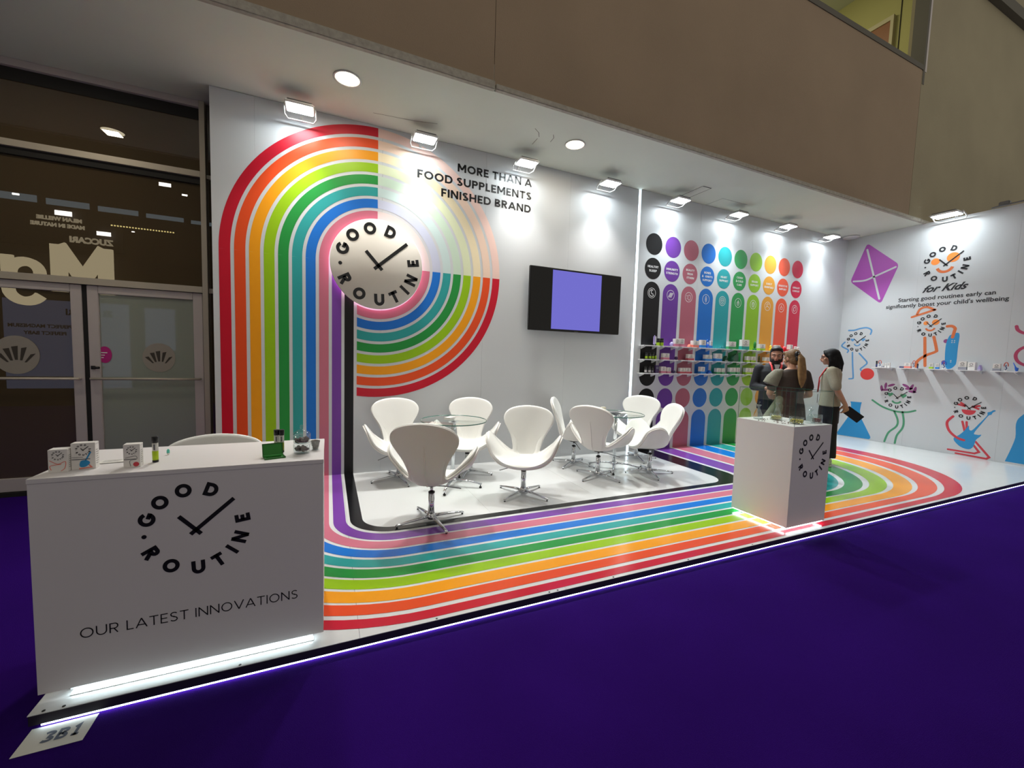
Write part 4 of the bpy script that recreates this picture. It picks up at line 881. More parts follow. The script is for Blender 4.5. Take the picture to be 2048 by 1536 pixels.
def product(kind, colour, w, h, label, loc, rz=0):
    if kind == 'c': return carton(w, h, min(.06, w * .8), colour, label, loc, rz)
    m = TOYM.get(colour) or TM[colour]
    if kind == 'b':
        t = bottle(loc[0], loc[1], label, m, s=h / .119, z=loc[2], up=mat('dark_label', (60, 62, 60), .4)); t.scale = (w / .027, w / .027, h / .119); return t
    if kind == 'jar':
        t = empty('jar', loc, rz, label, 'jar'); MB().lathe([(w * .46, 0), (w * .5, .004), (w * .5, h * .42), (w * .5, h * .425)], 20).build('colour_band', m, t)
        MB().lathe([(w * .5, h * .43), (w * .5, h * .62), (w * .44, h * .68)], 20).build('jar_body', (CARD if colour == 'red' else BLK), t); MB().lathe([(w * .47, h * .69), (w * .47, h * .97), (w * .42, h)], 20).build('cap', (CARD if colour == 'red' else BLK), t); return t
    if kind == 'tall':
        t = empty('holder', loc, rz, label, 'holder'); MB().box(-w / 2, w / 2, -.02, .02, 0, h).build('casing', m, t, .018, 4); MB().box(-w / 2 + .008, w / 2 - .008, -.022, -.0201, .03, h - .02).build('face', TOYM['white'], t); return t
    if kind == 'ball':
        t = empty('ball', loc, rz, label, 'ball'); MB().ell((0, 0, h * .5), (w * .5, w * .45, h * .5)).build('ball_body', m, t); MB().lathe([(w * .16, h * .93), (w * .16, h * 1.0), (w * .1, h * 1.02)], 12).build('top_button', TOYM['white'], t); return t
    if kind == 'wedge':
        t = empty('wedge', loc, rz, label, 'ornament'); MB().prism([(-w / 2, 0), (w / 2, 0), (w * .42, h * .35), (w * .1, h), (-w * .1, h * .9), (-w * .45, h * .25)], .05, lambda u, v, o: (u, o - .025, v)).build('wedge_body', m, t, .006); MB().box(-w * .3, w * .3, -.027, -.0255, h * .1, h * .18).build('stripe', TOYM['white'], t); return t
    if kind == 'bag':
        t = empty('bag', loc, rz, label, 'bag'); MB().prism([(-w / 2, 0), (w / 2, 0), (w * .5, h * .5), (w * .36, h), (-w * .2, h * .7), (-w * .48, h * .45)], .06, lambda u, v, o: (u, o - .03, v)).build('bag_body', m, t, .012, 3); MB().tube([(.0, -.02, h * .8), (.03, -.02, h * 1.05), (.07, -.02, h * .98)], .004, 8).build('handle', m, t); return t
    if kind == 'cactus':
        t = empty('cactus_ornament', loc, rz, label, 'ornament'); b = MB(); b.ell((0, 0, h * .56), (w * .26, w * .26, h * .44)); b.ell((w * .3, 0, h * .55), (w * .13, w * .13, h * .2)); b.ell((-w * .3, 0, h * .62), (w * .13, w * .13, h * .18)); b.ell((w * .2, 0, h * .42), (w * .2, w * .1, w * .1)); b.ell((-w * .2, 0, h * .5), (w * .2, w * .1, w * .1)); b.build('stem', m, t)
        MB().lathe([(w * .25, 0), (w * .34, h * .02), (w * .38, h * .18), (w * .30, h * .19)], 18).build('pot', m, t); return t
    if kind == 'duck':
        t = empty('toy_duck', loc, rz, label, 'toy'); b = MB(); b.ell((0, 0, h * .34), (w * .5, w * .36, h * .34)); b.ell((-w * .15, 0, h * .78), (w * .26, w * .25, h * .22)); b.ell((w * .42, 0, h * .5), (w * .14, w * .1, h * .1)); b.build('duck_body', m, t)
        MB().ell((-w * .42, 0, h * .76), (w * .13, w * .12, h * .04), n=10, m=6).build('beak', TM['orange'], t); return t
    if kind == 'cap':
        t = empty('red_cap', loc, rz, label, 'cap'); MB().ell((0, 0, h * .35), (w * .45, w * .4, h * .5)).build('crown', m, t); MB().lathe([(w * .1, .004), (w * .7, .004), (w * .7, .009), (w * .1, .009)], 20, (-.02, -.01, 0)).build('peak', m, t); return t
    if kind == 'specs':
        t = empty('spectacles', loc, rz, label, 'glasses'); b = MB()
        for s in (-1, 1): b.tube([(s * w * .25 + w * .2 * math.cos(a), 0, h * .5 + h * .42 * math.sin(a)) for a in [2 * PI * i / 14 for i in range(15)]], .0045, 6)
        b.tube([(-.006, 0, h * .6), (.006, 0, h * .6)], .004, 6); b.build('frame', m, t); b = MB()
        for s in (-1, 1): b.tube([(s * w * .45, 0, h * .55), (s * w * .46, .05, h * .5)], .003, 6)
        b.build('temples', m, t); return t
    if kind == 'book':
        t = empty('notebook', loc, rz, label, 'notebook'); MB().box(-w / 2, w / 2, -.012, .012, 0, h).build('cover', m, t, .003); MB().box(-w / 2 + .01, w / 2 - .01, -.0125, -.012, h * .55, h * .75).build('cover_label', TOYM['grey'], t); return t
    if kind == 'toy':
        t = empty('figurine', loc, rz, label, 'figurine'); b = MB(); b.ell((0, 0, h * .25), (w * .45, w * .35, h * .25)); b.build('lower_body', m, t)
        MB().tube([(w * .38 * math.cos(a), 0, h * .66 + h * .3 * math.sin(a)) for a in [PI * i / 12 - .3 for i in range(13)]], w * .1, 8).build('arched_band', m, t); MB().ell((0, -.005, h * .55), (w * .2, w * .2, h * .16), n=12, m=8).build('head', TOYM['white'], t); return t
    if kind == 'fig':
        t = empty('figurine', loc, rz, label, 'figurine'); MB().tube([(w * .36 * math.cos(a), 0, h * .62 + h * .30 * math.sin(a)) for a in [PI * 1.25 * i / 14 - .4 for i in range(15)]], w * .11, 8).build('arched_top', m, t)
        MB().lathe([(w * .34, 0), (w * .36, h * .04), (w * .2, h * .1)], 16).build('base', CARD, t); MB().tube([(-.1 * w, 0, h * .1), (.16 * w, 0, h * .3), (-.06 * w, 0, h * .5), (0, 0, h * .66)], w * .09, 8).build('figure_body', TOYM['navy'], t); return t
    if kind == 'horn':
        t = empty('figurine', loc, rz, label, 'figurine'); MB().tube([(-w * .5, 0, h * .98), (-w * .1, 0, h * .55), (w * .15, 0, h * .25), (w * .3, 0, .006)], [w * .08, w * .12, w * .3, w * .25], 10).build('horn', m, t); MB().ell((w * .35, 0, h * .3), (w * .2, w * .2, h * .14), n=12, m=8).build('knob', m, t); return t
for r, x, w, h, kd, cl, lb in items:
    col = min(9, max(0, int(round((x - 4.085) / .3945))))
    product(kd, cl, w, h, '%s on the %s shelf by the %s column' % (lb, RN[r], NM[col]), (x, -.105, SZ[r] + .0004), random.uniform(-.12, .25))
# kids wall shelves
sh1 = make_shelf(.285, .20); KYs = [-.845, -1.245, -1.635, -2.02, -2.415]; KN = ['farthest left', 'second from the left', 'middle', 'second from the right', 'rightmost']
for i, y in enumerate(KYs):
    o = sh1 if i == 0 else dup(sh1)
    o.location = (XK - .0015, y, 1.449); o.rotation_euler = (0, 0, -PI / 2); tag(o, 'short white shelf on the kids mural wall, %s of five' % KN[i], 'shelf', 'white shelves on the kids wall')
kit = [(-.735, .03, .119, 'b', 'navy', 'navy bottle'), (-.785, .06, .139, 'fig', 'rust', 'red hooded figurine'), (-.838, .03, .075, 'c', 'grey', 'tiny white carton, first of three'), (-.88, .03, .077, 'c', None, 'tiny white carton, second of three'), (-.93, .04, .089, 'c', None, 'tiny white carton, third of three'),
       (-1.125, .07, .029, 'book', 'navy', 'flat dark tray'), (-1.21, .09, .095, 'c', 'coral', 'white carton with coral base'), (-1.29, .05, .151, 'fig', 'rust', 'tall red figurine'), (-1.345, .024, .084, 'b', 'navy', 'slim navy bottle'),
       (-1.53, .05, .1, 'c', 'lime', 'small white carton with lime base'), (-1.61, .045, .096, 'c', 'blue', 'small white carton with blue base'), (-1.69, .068, .15, 'fig', 'blue', 'blue arched figurine'),
       (-1.925, .095, .139, 'c', 'grey', 'large white carton with grey base'), (-2.035, .09, .129, 'c', None, 'large plain white carton'), (-2.125, .05, .09, 'wedge', 'lilac', 'lilac wedge'),
       (-2.31, .08, .114, 'c', 'grey', 'white carton with grey base'), (-2.405, .06, .148, 'fig', 'rust', 'red and navy figurine'), (-2.505, .058, .139, 'horn', 'blue', 'blue horn-shaped figurine')]
for y, w, h, kd, cl, lb in kit:
    i = min(range(5), key=lambda q: abs(KYs[q] - y)); product(kd, cl, w, h, '%s on the %s kids wall shelf' % (lb, KN[i]), (XK - .09, y, 1.4494), -PI / 2 + random.uniform(-.2, .2))

# ------------------------------------------------------------------ people
SKIN = mat('skin', (176, 126, 102), .5, noise=.04, nscale=12); SKIN2 = mat('skin_fair', (190, 140, 114), .5, noise=.04, nscale=12)
def V(*a): return Vector(a)
class Blob(MB):
    def cap(s, p0, r0, p1, r1, n=14):
        p0, p1 = Vector(p0), Vector(p1); d = (p1 - p0); L = d.length
        if L < 1e-6: return s.ell(p0, (r0, r0, r0), n=n, m=8)
        q = d.to_track_quat('Z', 'Y').to_matrix().to_4x4(); q.translation = p0
        prof = [(max(1e-4, r0 * math.cos(a)), r0 * math.sin(a)) for a in [-PI / 2 + PI / 2 * i / 4 for i in range(5)]] + [(max(1e-4, r1 * math.cos(a)), L + r1 * math.sin(a)) for a in [PI / 2 * i / 4 for i in range(5)]]
        return s.lathe(prof, n, M=q)
    def chain(s, pts, rs):
        for i in range(len(pts) - 1): s.cap(pts[i], rs[i], pts[i + 1], rs[i + 1])
        return s
    def loft(s, rings, n=24):
        # rings: (cx, cy, z, rx, ry)
        vs = [(cx + rx * math.cos(2 * PI * j / n), cy + ry * math.sin(2 * PI * j / n), z) for cx, cy, z, rx, ry in rings for j in range(n)]
        k = len(rings); fs = [(i * n + j, i * n + (j + 1) % n, (i + 1) * n + (j + 1) % n, (i + 1) * n + j) for i in range(k - 1) for j in range(n)]
        fs += [tuple(range(n))[::-1], tuple((k - 1) * n + j for j in range(n))]
        return s.add(vs, fs, True)
    def hand(s, w, d, side, up, curl=.5, L=.175):
        """w wrist, d direction of fingers, side towards the thumb, up = back of hand"""
        w, d, side, up = Vector(w), Vector(d).normalized(), Vector(side).normalized(), Vector(up).normalized()
        s.cap(w, .024, w + d * .03, .026)
        for k in (-1, 0, 1): s.cap(w + d * .02 + side * k * .014, .014, w + d * .085 + side * k * .022, .0125)
        for k, (o, l) in enumerate(((.032, .072), (.011, .082), (-.011, .076), (-.031, .058))):
            b = w + d * .085 + side * o; p = [b]; a = 0
            for m in range(3):
                a += curl * .75; dd = d * math.cos(a) - up * math.sin(a); p.append(p[-1] + dd * l * (.42, .33, .25)[m])
            s.chain(p, [.0092, .0086, .008, .007])
        t = w + d * .03 + side * .026; s.chain([t, t + side * .03 + d * .025 - up * .01, t + side * .036 + d * .055 - up * .02], [.0125, .0105, .009])
        return s
    def remesh(s, name, m, parent, vox=.009, sm=6):
        me = bpy.data.meshes.new(name); me.from_pydata([tuple(v) for v in s.v], [], s.f)
        bm = bmesh.new(); bm.from_mesh(me); bmesh.ops.remove_doubles(bm, verts=bm.verts, dist=1e-5); bmesh.ops.recalc_face_normals(bm, faces=bm.faces); bm.to_mesh(me); bm.free()
        o = bpy.data.objects.new(name, me); COL.objects.link(o)
        r = o.modifiers.new('r', 'REMESH'); r.mode = 'VOXEL'; r.voxel_size = vox; r.use_smooth_shade = True
        c = o.modifiers.new('c', 'SMOOTH'); c.iterations = sm; c.factor = .5
        dg = bpy.context.evaluated_depsgraph_get(); m2 = bpy.data.meshes.new_from_object(o.evaluated_get(dg)); bpy.data.objects.remove(o)
        m2.name = name; m2.materials.clear(); m2.materials.append(m)
        for p in m2.polygons: p.use_smooth = True
        o = bpy.data.objects.new(name, m2); COL.objects.link(o); o.parent = parent; return o
def head_parts(b, hc, yaw=0, pitch=0, female=False):
    M = Matrix.Translation(hc) @ Matrix.Rotation(yaw, 4, 'Z') @ Matrix.Rotation(pitch, 4, 'X')
    j = .9 if female else 1.0
    b.ell((0, .012, .02), (.074, .094, .092), M); b.ell((0, -.028, -.035), (.058 * j, .064, .075), M); b.ell((0, -.062, -.085), (.028 * j, .026, .024), M)
    b.chain([M @ V(0, -.092, .012), M @ V(0, -.108, -.014), M @ V(0, -.116, -.030)], [.008, .010, .012]); b.chain([M @ V(-.012, -.104, -.034), M @ V(.012, -.104, -.034)], [.009, .009])
    b.chain([M @ V(-.045, -.072, .022), M @ V(0, -.088, .026), M @ V(.045, -.072, .022)], [.010, .011, .010])
    b.chain([M @ V(-.02, -.090, -.058), M @ V(0, -.097, -.057), M @ V(.02, -.090, -.058)], [.008, .010, .008])
    for s in (-1, 1): b.ell((s * .076, .012, -.012), (.010, .018, .032), M); b.ell((s * .045, -.060, -.028), (.022, .020, .024), M)
    return M
EYEW = mat('eye_white', (176, 166, 158), .3); IRIS = mat('iris', (40, 26, 18), .25); LIP = mat('lips', (150, 78, 72), .5)
def face(root, M, brow, lip=LIP):
    b = MB(); c = MB(); e = MB()
    for s in (-1, 1):
        b.ell((s * .031, -.082, .003), (.0125, .0085, .0055), M, 12, 8); c.ell((s * .031, -.0895, .0025), (.0055, .003, .0050), M, 10, 6)
        e.tube([M @ V(s * .014, -.099, .024), M @ V(s * .032, -.094, .030), M @ V(s * .050, -.080, .025)], [.003, .0042, .002], 8)
    b.build('eye', EYEW, root); c.build('iris', IRIS, root); e.build('eyebrow', brow, root)
    MB().tube([M @ V(-.024, -.093, -.058), M @ V(-.008, -.106, -.055), M @ V(.008, -.106, -.055), M @ V(.024, -.093, -.058)], [.003, .0055, .0055, .003], 8).build('mouth', lip, root)
def torso_rings(f=1.0, sh=.185, ch=.155, wa=.13, hi=.165, dep=.105):
    return [(0, 0, .86, hi, dep * 1.02), (0, 0, .96, hi * .98, dep), (0, -.005, 1.08, wa, dep * .9), (0, -.005, 1.22, ch, dep * 1.02), (0, 0, 1.34, sh * .93, dep * .98), (0, .008, 1.41, sh * .72, dep * .7), (0, .012, 1.455, .07, .06)]
def grow(rings, g): return [(a, b_, z, rx + g, ry + g) for a, b_, z, rx, ry in rings]

def legs(b, g, ax=.085, wide=0.0, foot=True, z0=.06):
    for s in (-1, 1):
        b.chain([(s * ax, 0, .90), (s * ax * 1.02, -.005, .50), (s * ax * 1.05, .01, z0 + .04)], [.088 + g, .058 + g + wide * .6, .040 + g + wide])
    return b
# --- woman in profile
w3 = empty('person', (6.14, -1.59, .0016), math.atan2(-.459, -.889), 'woman in beige short-sleeved knit and black wide trousers standing in profile', 'person')
w3.scale = (1.0, 1.0, 1.0)
b = Blob(); b.loft(torso_rings(sh=.175, ch=.145, wa=.125, hi=.165, dep=.10)); legs(b, -.012)
b.chain([(0, .01, 1.42), (0, 0, 1.50), (0, -.012, 1.55)], [.06, .048, .05]); HM = head_parts(b, V(0, -.035, 1.575), 0, .10, True)
for s in (-1, 1):
    b.chain([(s * .165, .0, 1.375), (s * .215, .07, 1.11), (s * .12, .175, .915)], [.050, .040, .026]); b.hand((s * .115, .18, .91), (-s * .45, .15, -.8), (0, -.5, -.2), (s * .5, .8, .1), .6)
    b.chain([(s * .085, .015, .10), (s * .088, -.10, .035)], [.036, .030])
b.remesh('body', SKIN2, w3, .008)
KNIT = mat('beige_knit', (158, 150, 130), .9, noise=.14, nscale=50, bump=.3, bscale=300)
b = Blob(); rr = grow(torso_rings(sh=.175, ch=.15, wa=.15, hi=.168, dep=.108), .014); rr[0] = (0, 0, .872, .186, .134); b.loft(rr[:-1] + [(0, .012, 1.45, .072, .066)])
for s in (-1, 1): b.chain([(s * .155, .0, 1.375), (s * .205, .05, 1.20), (s * .212, .062, 1.155)], [.068, .066, .064])
b.remesh('knit_top', KNIT, w3, .009, 5)
BT = mat('black_trousers', (9, 9, 11), .8, noise=.2, nscale=20, bump=.2, bscale=30)
b = Blob(); b.loft([(0, 0, .62, .175, .125), (0, 0, .80, .178, .125), (0, 0, .93, .155, .112)])
for s in (-1, 1): b.loft([(s * .09, 0, .13, .105, .13), (s * .09, 0, .40, .10, .118), (s * .085, 0, .72, .095, .115), (s * .075, 0, .85, .085, .105)])
b.remesh('wide_trousers', BT, w3, .011, 4)
SHOE = mat('white_sneaker', (206, 202, 188), .5)
for s in (-1, 1):
    b = Blob(); b.chain([(s * .088, .045, .045), (s * .088, -.03, .05), (s * .09, -.12, .038), (s * .09, -.155, .034)], [.042, .045, .042, .034]); b.cap((s * .088, .03, .08), .04, (s * .088, .0, .09), .036)
    o = b.remesh('shoe', SHOE, w3, .007, 4); o.location.z = 0; MB().box(s * .088 - .042, s * .088 + .042, -.185, .085, 0, .016).build('sole', PAPER, o, .006)
HAIRB = mat('black_hair', (7, 5, 6), .7, spec=.25, noise=.3, nscale=60)
b = Blob(); b.ell((0, .022, .035), (.086, .102, .090), HM); b.ell((0, .058, -.04), (.090, .075, .12), HM)
for s in (-1, 1): b.chain([HM @ V(s * .07, .0, .02), HM @ V(s * .088, .012, -.07), HM @ V(s * .086, -.01, -.155)], [.030, .030, .018])
b.chain([HM @ V(0, .055, .0), HM @ V(0, .085, -.10), HM @ V(0, .105, -.205)], [.078, .070, .030])
for s in (-1, 1): b.chain([HM @ V(s * .04, .05, -.05), HM @ V(s * .055, .07, -.13), HM @ V(s * .06, .085, -.21)], [.055, .046, .022]); b.chain([HM @ V(s * .075, .02, -.05), HM @ V(s * .085, .03, -.15), HM @ V(s * .08, .01, -.22)], [.034, .030, .014])
for s in (-1, 1): b.chain([HM @ V(s * .02, -.055, .085), HM @ V(s * .06, -.045, .05), HM @ V(s * .078, -.02, .01)], [.024, .022, .018])
b.remesh('hair', HAIRB, w3, .007, 14); face(w3, HM, HAIRB)
g = MB()
for s in (-1, 1): g.tube([HM @ V(s * .032 + .024 * math.cos(a), -.098, .004 + .018 * math.sin(a)) for a in [2 * PI * i / 14 for i in range(15)]], .0022, 6); g.tube([HM @ V(s * .056, -.096, .008), HM @ V(s * .078, .0, .006)], .0022, 6)
g.tube([HM @ V(-.008, -.1, .008), HM @ V(.008, -.1, .008)], .002, 6); g.build('glasses', mat('glasses_frame', (70, 28, 20), .3), w3)
LAN = mat('red_lanyard', (196, 22, 34), .5)
MB().tube([(-.075, .03, 1.44), (-.06, -.07, 1.40), (-.03, -.135, 1.22), (0, -.140, 1.06)], .008, 6, flat=(1.3, .4)).tube([(.078, .03, 1.455), (.100, -.075, 1.405), (.085, -.138, 1.27), (.03, -.150, 1.06)], .011, 6, flat=(1.3, .6)).build('lanyard', LAN, w3)
bx('badge', mat('badge_dark', (46, 44, 46), .4), -.045, .045, -.146, -.142, .90, 1.03, w3, .002)
fo = empty('dark_folder', (6.14, -1.59, .0016), w3.rotation_euler.z, 'dark flat folder held behind the back of the woman in profile', 'folder')
FM = Matrix.Translation((.02, .275, .775)) @ Matrix.Rotation(math.radians(-38), 4, 'X')
MB().box(-.006, .006, -.11, .11, -.06, .06, FM).build('cover', BLK, fo, .003); MB().box(-.0035, .0035, -.112, .108, -.063, -.0605, FM).build('page_edge', mat('brown_edge', (70, 44, 36), .6), fo)
# --- man
mn = empty('person', (5.28, -1.32, .0016), math.atan2(-.74, .67), 'bearded man in dark jacket with red lanyard, facing the ponytailed woman', 'person')
b = Blob(); b.loft(torso_rings(sh=.205, ch=.165, wa=.145, hi=.16, dep=.115)); legs(b, -.01)
b.chain([(0, .01, 1.42), (0, 0, 1.50), (0, -.015, 1.55)], [.065, .056, .055]); HM = head_parts(b, V(0, -.035, 1.578), -.12, .22)
b.chain([(-.195, 0, 1.37), (-.245, -.01, 1.12), (-.12, -.24, 1.11)], [.055, .045, .030]); b.hand((-.115, -.245, 1.11), (.75, -.55, .1), (0, -.1, 1), (-.6, -.6, .1), .9)
b.chain([(.195, 0, 1.37), (.235, -.02, 1.12), (.13, -.20, 1.02)], [.055, .045, .030]); b.hand((.125, -.205, 1.02), (-.6, -.7, 0), (0, -.1, 1), (.6, -.6, .1), .8)
b.remesh('body', SKIN, mn, .008)
JK = mat('dark_jacket', (16, 16, 24), .8, noise=.25, nscale=14, bump=.2, bscale=40)
b = Blob(); rr = grow(torso_rings(sh=.21, ch=.175, wa=.165, hi=.172, dep=.122), .016); rr[0] = (0, 0, .80, .198, .145); b.loft(rr[:-1] + [(0, .02, 1.462, .078, .07)])
b.chain([(-.19, 0, 1.375), (-.245, -.01, 1.12), (-.145, -.21, 1.11)], [.072, .062, .045]); b.chain([(.19, 0, 1.375), (.24, -.02, 1.12), (.155, -.17, 1.03)], [.072, .062, .045])
b.remesh('jacket', JK, mn, .010, 5)
MB().tube([(-.137, -.218, 1.11), (-.128, -.23, 1.11)], .034, 14).build('cuff', PAPER, mn); MB().prism([(-.034, 1.445), (.034, 1.445), (0, 1.31)], .01, lambda u, v, w_: (u, -.146 - w_ - (1.47 - v) * .05, v)).build('shirt_front', mat('shirt', (186, 180, 182), .7), mn)
MB().tube([(-.072, -.01, 1.475), (-.06, -.11, 1.43), (-.03, -.168, 1.28), (0, -.172, 1.12)], .009, 6, flat=(1.4, .4)).tube([(.072, -.01, 1.475), (.06, -.11, 1.43), (.03, -.168, 1.28), (0, -.172, 1.12)], .009, 6, flat=(1.4, .4)).build('lanyard', mat('coral_lanyard', (232, 62, 66), .5), mn)
TR2 = mat('navy_trousers', (22, 28, 40), .8, noise=.2, nscale=14)
b = Blob(); b.loft([(0, 0, .76, .168, .125), (0, 0, .92, .16, .118), (0, 0, .98, .15, .11)]); legs(b, .014, wide=.01); b.remesh('trousers', TR2, mn, .011, 4)
for s in (-1, 1):
    b = Blob(); b.chain([(s * .09, .04, .045), (s * .092, -.05, .045), (s * .095, -.15, .035)], [.042, .044, .034]); b.remesh('shoe', BLK, mn, .008, 3)
HR = mat('dark_hair', (20, 14, 12), .6, noise=.3, nscale=70)
b = Blob(); b.ell((0, .026, .048), (.080, .092, .076), HM); b.ell((0, .062, .0), (.070, .05, .07), HM); b.chain([HM @ V(-.05, -.05, .092), HM @ V(0, -.062, .098), HM @ V(.05, -.05, .092)], [.020, .022, .020])
for s in (-1, 1): b.chain([HM @ V(s * .070, .0, .04), HM @ V(s * .074, -.01, -.01)], [.012, .008])
b.remesh('hair', HR, mn, .006, 4)
b = Blob(); b.ell((0, -.036, -.066), (.060, .066, .050), HM); b.chain([HM @ V(-.07, -.012, -.03), HM @ V(-.055, -.05, -.075), HM @ V(0, -.078, -.10), HM @ V(.055, -.05, -.075), HM @ V(.07, -.012, -.03)], [.012, .02, .026, .02, .012]); b.remesh('beard', mat('beard', (26, 18, 15), .8, noise=.4, nscale=90), mn, .006, 3)
face(mn, HM, HR)
cu = tag(MB().lathe([(.018, 0), (.020, .002), (.020, .07), (.016, .075)], 18).lathe([(.012, .0752), (.012, .090), (.010, .092)], 14).build('sample_bottle', PAPER, None), 'small white bottle held in the hands of the bearded man', 'bottle')
cu.matrix_world = Matrix.Translation((5.28, -1.32, 0)) @ Matrix.Rotation(mn.rotation_euler.z, 4, 'Z') @ Matrix.Translation((-.035, -.325, 1.075))
# --- woman with ponytail, back to the viewer
w2 = empty('person', (4.79, -1.86, .0016), math.atan2(.56, -.83), 'woman with blonde ponytail seen from behind, dark tunic with grey sleeve', 'person')
w2.scale = (.965, .965, .965)
b = Blob(); b.loft(torso_rings(sh=.18, ch=.145, wa=.125, hi=.165, dep=.10)); legs(b, -.012)
b.chain([(0, .01, 1.42), (0, 0, 1.50), (0, -.015, 1.55)], [.06, .048, .05]); HM = head_parts(b, V(0, -.03, 1.585), .35, .18, True)
for s in (-1, 1):
    b.chain([(s * .175, .0, 1.37), (s * .235, -.02, 1.12), (s * .14, -.22, 1.05)], [.052, .040, .027]); b.hand((s * .135, -.225, 1.05), (-s * .55, -.8, 0), (0, 0, 1), (s * .8, -.5, 0), .7)
    b.chain([(s * .085, .015, .10), (s * .088, -.10, .035)], [.036, .030])
b.remesh('body', SKIN2, w2, .008)
TU = mat('dark_tunic', (58, 46, 38), .8, noise=.3, nscale=9, bump=.3, bscale=26)
b = Blob(); rr = grow(torso_rings(sh=.18, ch=.15, wa=.14, hi=.17, dep=.105), .016); b.loft([(0, .01, .66, .215, .16), (0, 0, .80, .20, .145)] + rr[1:-1] + [(0, .02, 1.445, .076, .066)])
b.chain([(-.16, 0, 1.38), (-.215, -.01, 1.22)], [.066, .062]); b.chain([(.16, 0, 1.38), (.215, -.01, 1.20)], [.066, .062]); b.remesh('tunic', TU, w2, .010, 5)
GT = mat('grey_pleats', (126, 124, 108), .8, noise=.1, nscale=30, bump=.5, bscale=60)
b = Blob(); b.tube([(.11, .01, 1.425), (.165, .01, 1.385), (.222, .012, 1.31), (.252, .012, 1.235)], [.03, .070, .084, .090], 20); b.remesh('flutter_sleeve', GT, w2, .009, 6)
b = Blob(); b.chain([(.11, .02, 1.05), (.19, .03, .88), (.25, .04, .80)], [.06, .075, .07]); b.chain([(.12, .03, .95), (.16, .03, .70)], [.07, .08]); b.remesh('side_drape', mat('green_grey_drape', (110, 112, 92), .8, noise=.15, nscale=20), w2, .010, 6)
b = Blob(); b.loft([(0, 0, .70, .168, .12), (0, 0, .92, .158, .112)]); legs(b, .016, wide=.03); b.remesh('trousers', mat('charcoal_trousers', (34, 32, 30), .8), w2, .011, 4)
for s in (-1, 1):
    b = Blob(); b.chain([(s * .088, .045, .04), (s * .088, -.03, .042), (s * .09, -.14, .034)], [.036, .04, .030]); b.remesh('shoe', SHOE, w2, .008, 3)
HL = mat('blonde_hair', (112, 82, 48), .6, noise=.45, nscale=34, bump=.5, bscale=90)
b = Blob(); b.ell((0, .022, .034), (.084, .100, .088), HM); b.ell((0, .050, -.03), (.074, .066, .07), HM); b.chain([HM @ V(-.05, -.055, .075), HM @ V(0, -.06, .088), HM @ V(.05, -.055, .075)], [.022, .024, .022])
for s in (-1, 1): b.chain([HM @ V(s * .07, -.01, .02), HM @ V(s * .078, .0, -.05)], [.018, .012])
b.remesh('hair', HL, w2, .006, 4)
b = Blob()
for dx, dy, l in ((0, 0, 1), (.022, .01, .95), (-.024, .006, .97), (.008, -.014, .9)):
    P = [HM @ V(dx * .4, .105 + dy, .03), HM @ V(dx, .14 + dy, -.03), HM @ V(dx * 1.3, .135 + dy, -.16), HM @ V(dx * 1.5 + .004, .13 + dy, -.29 * l), HM @ V(dx * .6 + .01, .12 + dy, -.40 * l)]
    b.chain(P, [.022, .024, .027, .022, .006])
b.remesh('ponytail', mat('blonde_tail', (138, 104, 62), .6, noise=.5, nscale=30, bump=.5, bscale=90), w2, .007, 3)
c = MB().ell(HM @ V(.028, .115, .03), (.028, .026, .042), n=14, m=10).ell(HM @ V(.03, .115, -.02), (.02, .02, .04), n=12, m=8); c.build('hair_clip', BLK, w2); MB().ell(HM @ V(.034, .142, .035), (.004, .004, .010), n=8, m=6).build('clip_stone', CHROME, w2); face(w2, HM, HL)

# ------------------------------------------------------------------ the stand across the aisle, seen only mirrored in the glazing
ob = empty('opposite_stand', (0, 0, 0), 0, 'stand across the aisle with big cream letters, mirrored in the glazing', 'stand')
Fo = lambda u, v, o: (-u, -7.16 + o, v)
CRL = emis('cream_letters', (236, 218, 176), 2.6)
def solid_text(name, s, size, m, x, z, y, depth, par, bold=.0):
    cu_ = bpy.data.curves.new(name, 'FONT'); cu_.body = s; cu_.size = size; cu_.extrude = depth; cu_.offset = bold; cu_.resolution_u = 3
    t = bpy.data.objects.new(name + '_t', cu_); COL.objects.link(t); bpy.context.view_layer.update()
    me = bpy.data.meshes.new_from_object(t.evaluated_get(bpy.context.evaluated_depsgraph_get())); bpy.data.objects.remove(t)
    for v in me.vertices: c_ = v.co.copy(); v.co = Vector((x - c_.x, y + c_.z, z + c_.y))
    me.materials.clear(); me.materials.append(m); o = bpy.data.objects.new(name, me); COL.objects.link(o); o.parent = par
    if len(s) > 2: o['kind'] = 'stuff'
    return o
def big(name, polys, x0, z0, k):
    b = MB()
    for p in polys: b.prism([(u * k, v * k) for u, v in p], .08, lambda u, v, w_: (x0 - u, -7.10 + w_, z0 + v))
    return b.build(name, CRL, ob)
big('letter', gl_polys('M', .25)[1], -5.22, 2.60, 1.09)
big('letter', ribbon(arc(.34, .36, .24, .24, 0, 345, 23), .19, True) + ribbon([(.62, .72), (.62, .0)] + arc(.34, .0, .28, .28, -20, -150, 10), .19), -6.40, 2.62, 1.0)
PNL = emis('lit_panel', (150, 160, 196), .55)
bx('frame', mat('stand_dark', (30, 27, 24), .8), -14, -3.0, -7.5, -7.22, -.06, 3.5, ob)
bx('lit_panel', PNL, -7.2, -5.0, -7.21, -7.20, .35, 2.40, ob); bx('lit_panel', PNL, -4.7, -4.1, -7.21, -7.20, 1.3, 2.35, ob)
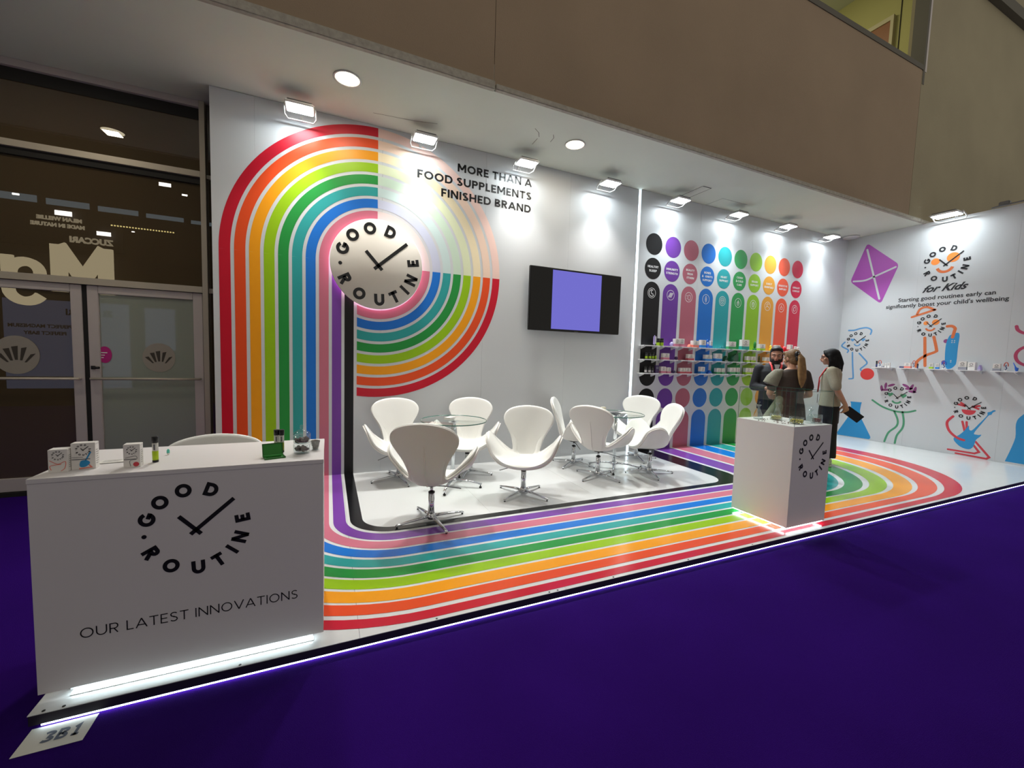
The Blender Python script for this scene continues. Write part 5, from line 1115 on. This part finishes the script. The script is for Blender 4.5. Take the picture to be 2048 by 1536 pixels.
bx('lit_panel', emis('lime_panel', (120, 150, 20), .35), -9.0, -7.5, -7.21, -7.20, 1.2, 2.3, ob)
INKR = mat('sign_ink', (30, 34, 44), .6)
solid_text('lettering', 'ZUCCARI', .20, INKR, -5.30, 2.08, -7.195, .003, ob, .006); solid_text('lettering', 'PERFECT MAGNESIUM', .11, INKR, -6.05, 1.76, -7.195, .003, ob, .004); solid_text('lettering', 'PERFECT BABY', .11, INKR, -6.15, 1.6, -7.195, .003, ob, .004)
SGN = emis('sign_letters', (255, 236, 196), 1.3)
solid_text('lettering', 'MILAN WELLBE', .125, SGN, -6.35, 4.52, -8.56, .01, ob, .006); solid_text('lettering', 'MADE IN NATURE', .125, SGN, -6.3, 4.36, -8.56, .01, ob, .006); solid_text('lettering', 'ZUCCARI', .2, SGN, -5.75, 4.02, -8.56, .01, ob, .01)
bx('sign_beam', mat('stand_dark', (30, 27, 24), .8), -7.9, -5.55, -8.66, -8.60, 3.85, 4.85, ob)
bx('backdrop', mat('hall_brown', (58, 52, 44), .9), -15, -2, -9.8, -9.7, -.06, 8.2, ob)
hl = empty('hall_light_fittings', (0, 0, 0), 0, 'high hall ceiling lights and truss, seen only as reflections in the glazing', 'ceiling lights')
LB = emis('hall_lamp_lens', (255, 250, 240), 14)
for x, y, z, s in ((-4.59, -8.5, 5.80, .13), (-4.16, -8.5, 5.6, .06), (-7.52, -8.5, 5.02, .06), (-6.67, -8.5, 4.70, .16), (-5.90, -8.5, 4.30, .14), (-4.77, -8.5, 3.63, .04), (-5.3, -8.5, 4.44, .03)): bx('lamp', LB, x - s, x + s, y, y + .02, z - s * .35, z + s * .35, hl)
for i in range(22): bx('strip_lamp', emis('warm_strip', (255, 232, 150), 5), -5.75 + i * .062, -5.72 + i * .062, -8.5, -8.48, 4.53, 4.56, hl)
[bx('skylight', emis('skylight', (176, 196, 206), .9), -9.6 + i * 1.06, -8.72 + i * 1.06, -9.62, -9.6, 5.16 - .01 * i, 5.36 - .03 * i, hl) for i in range(6)]
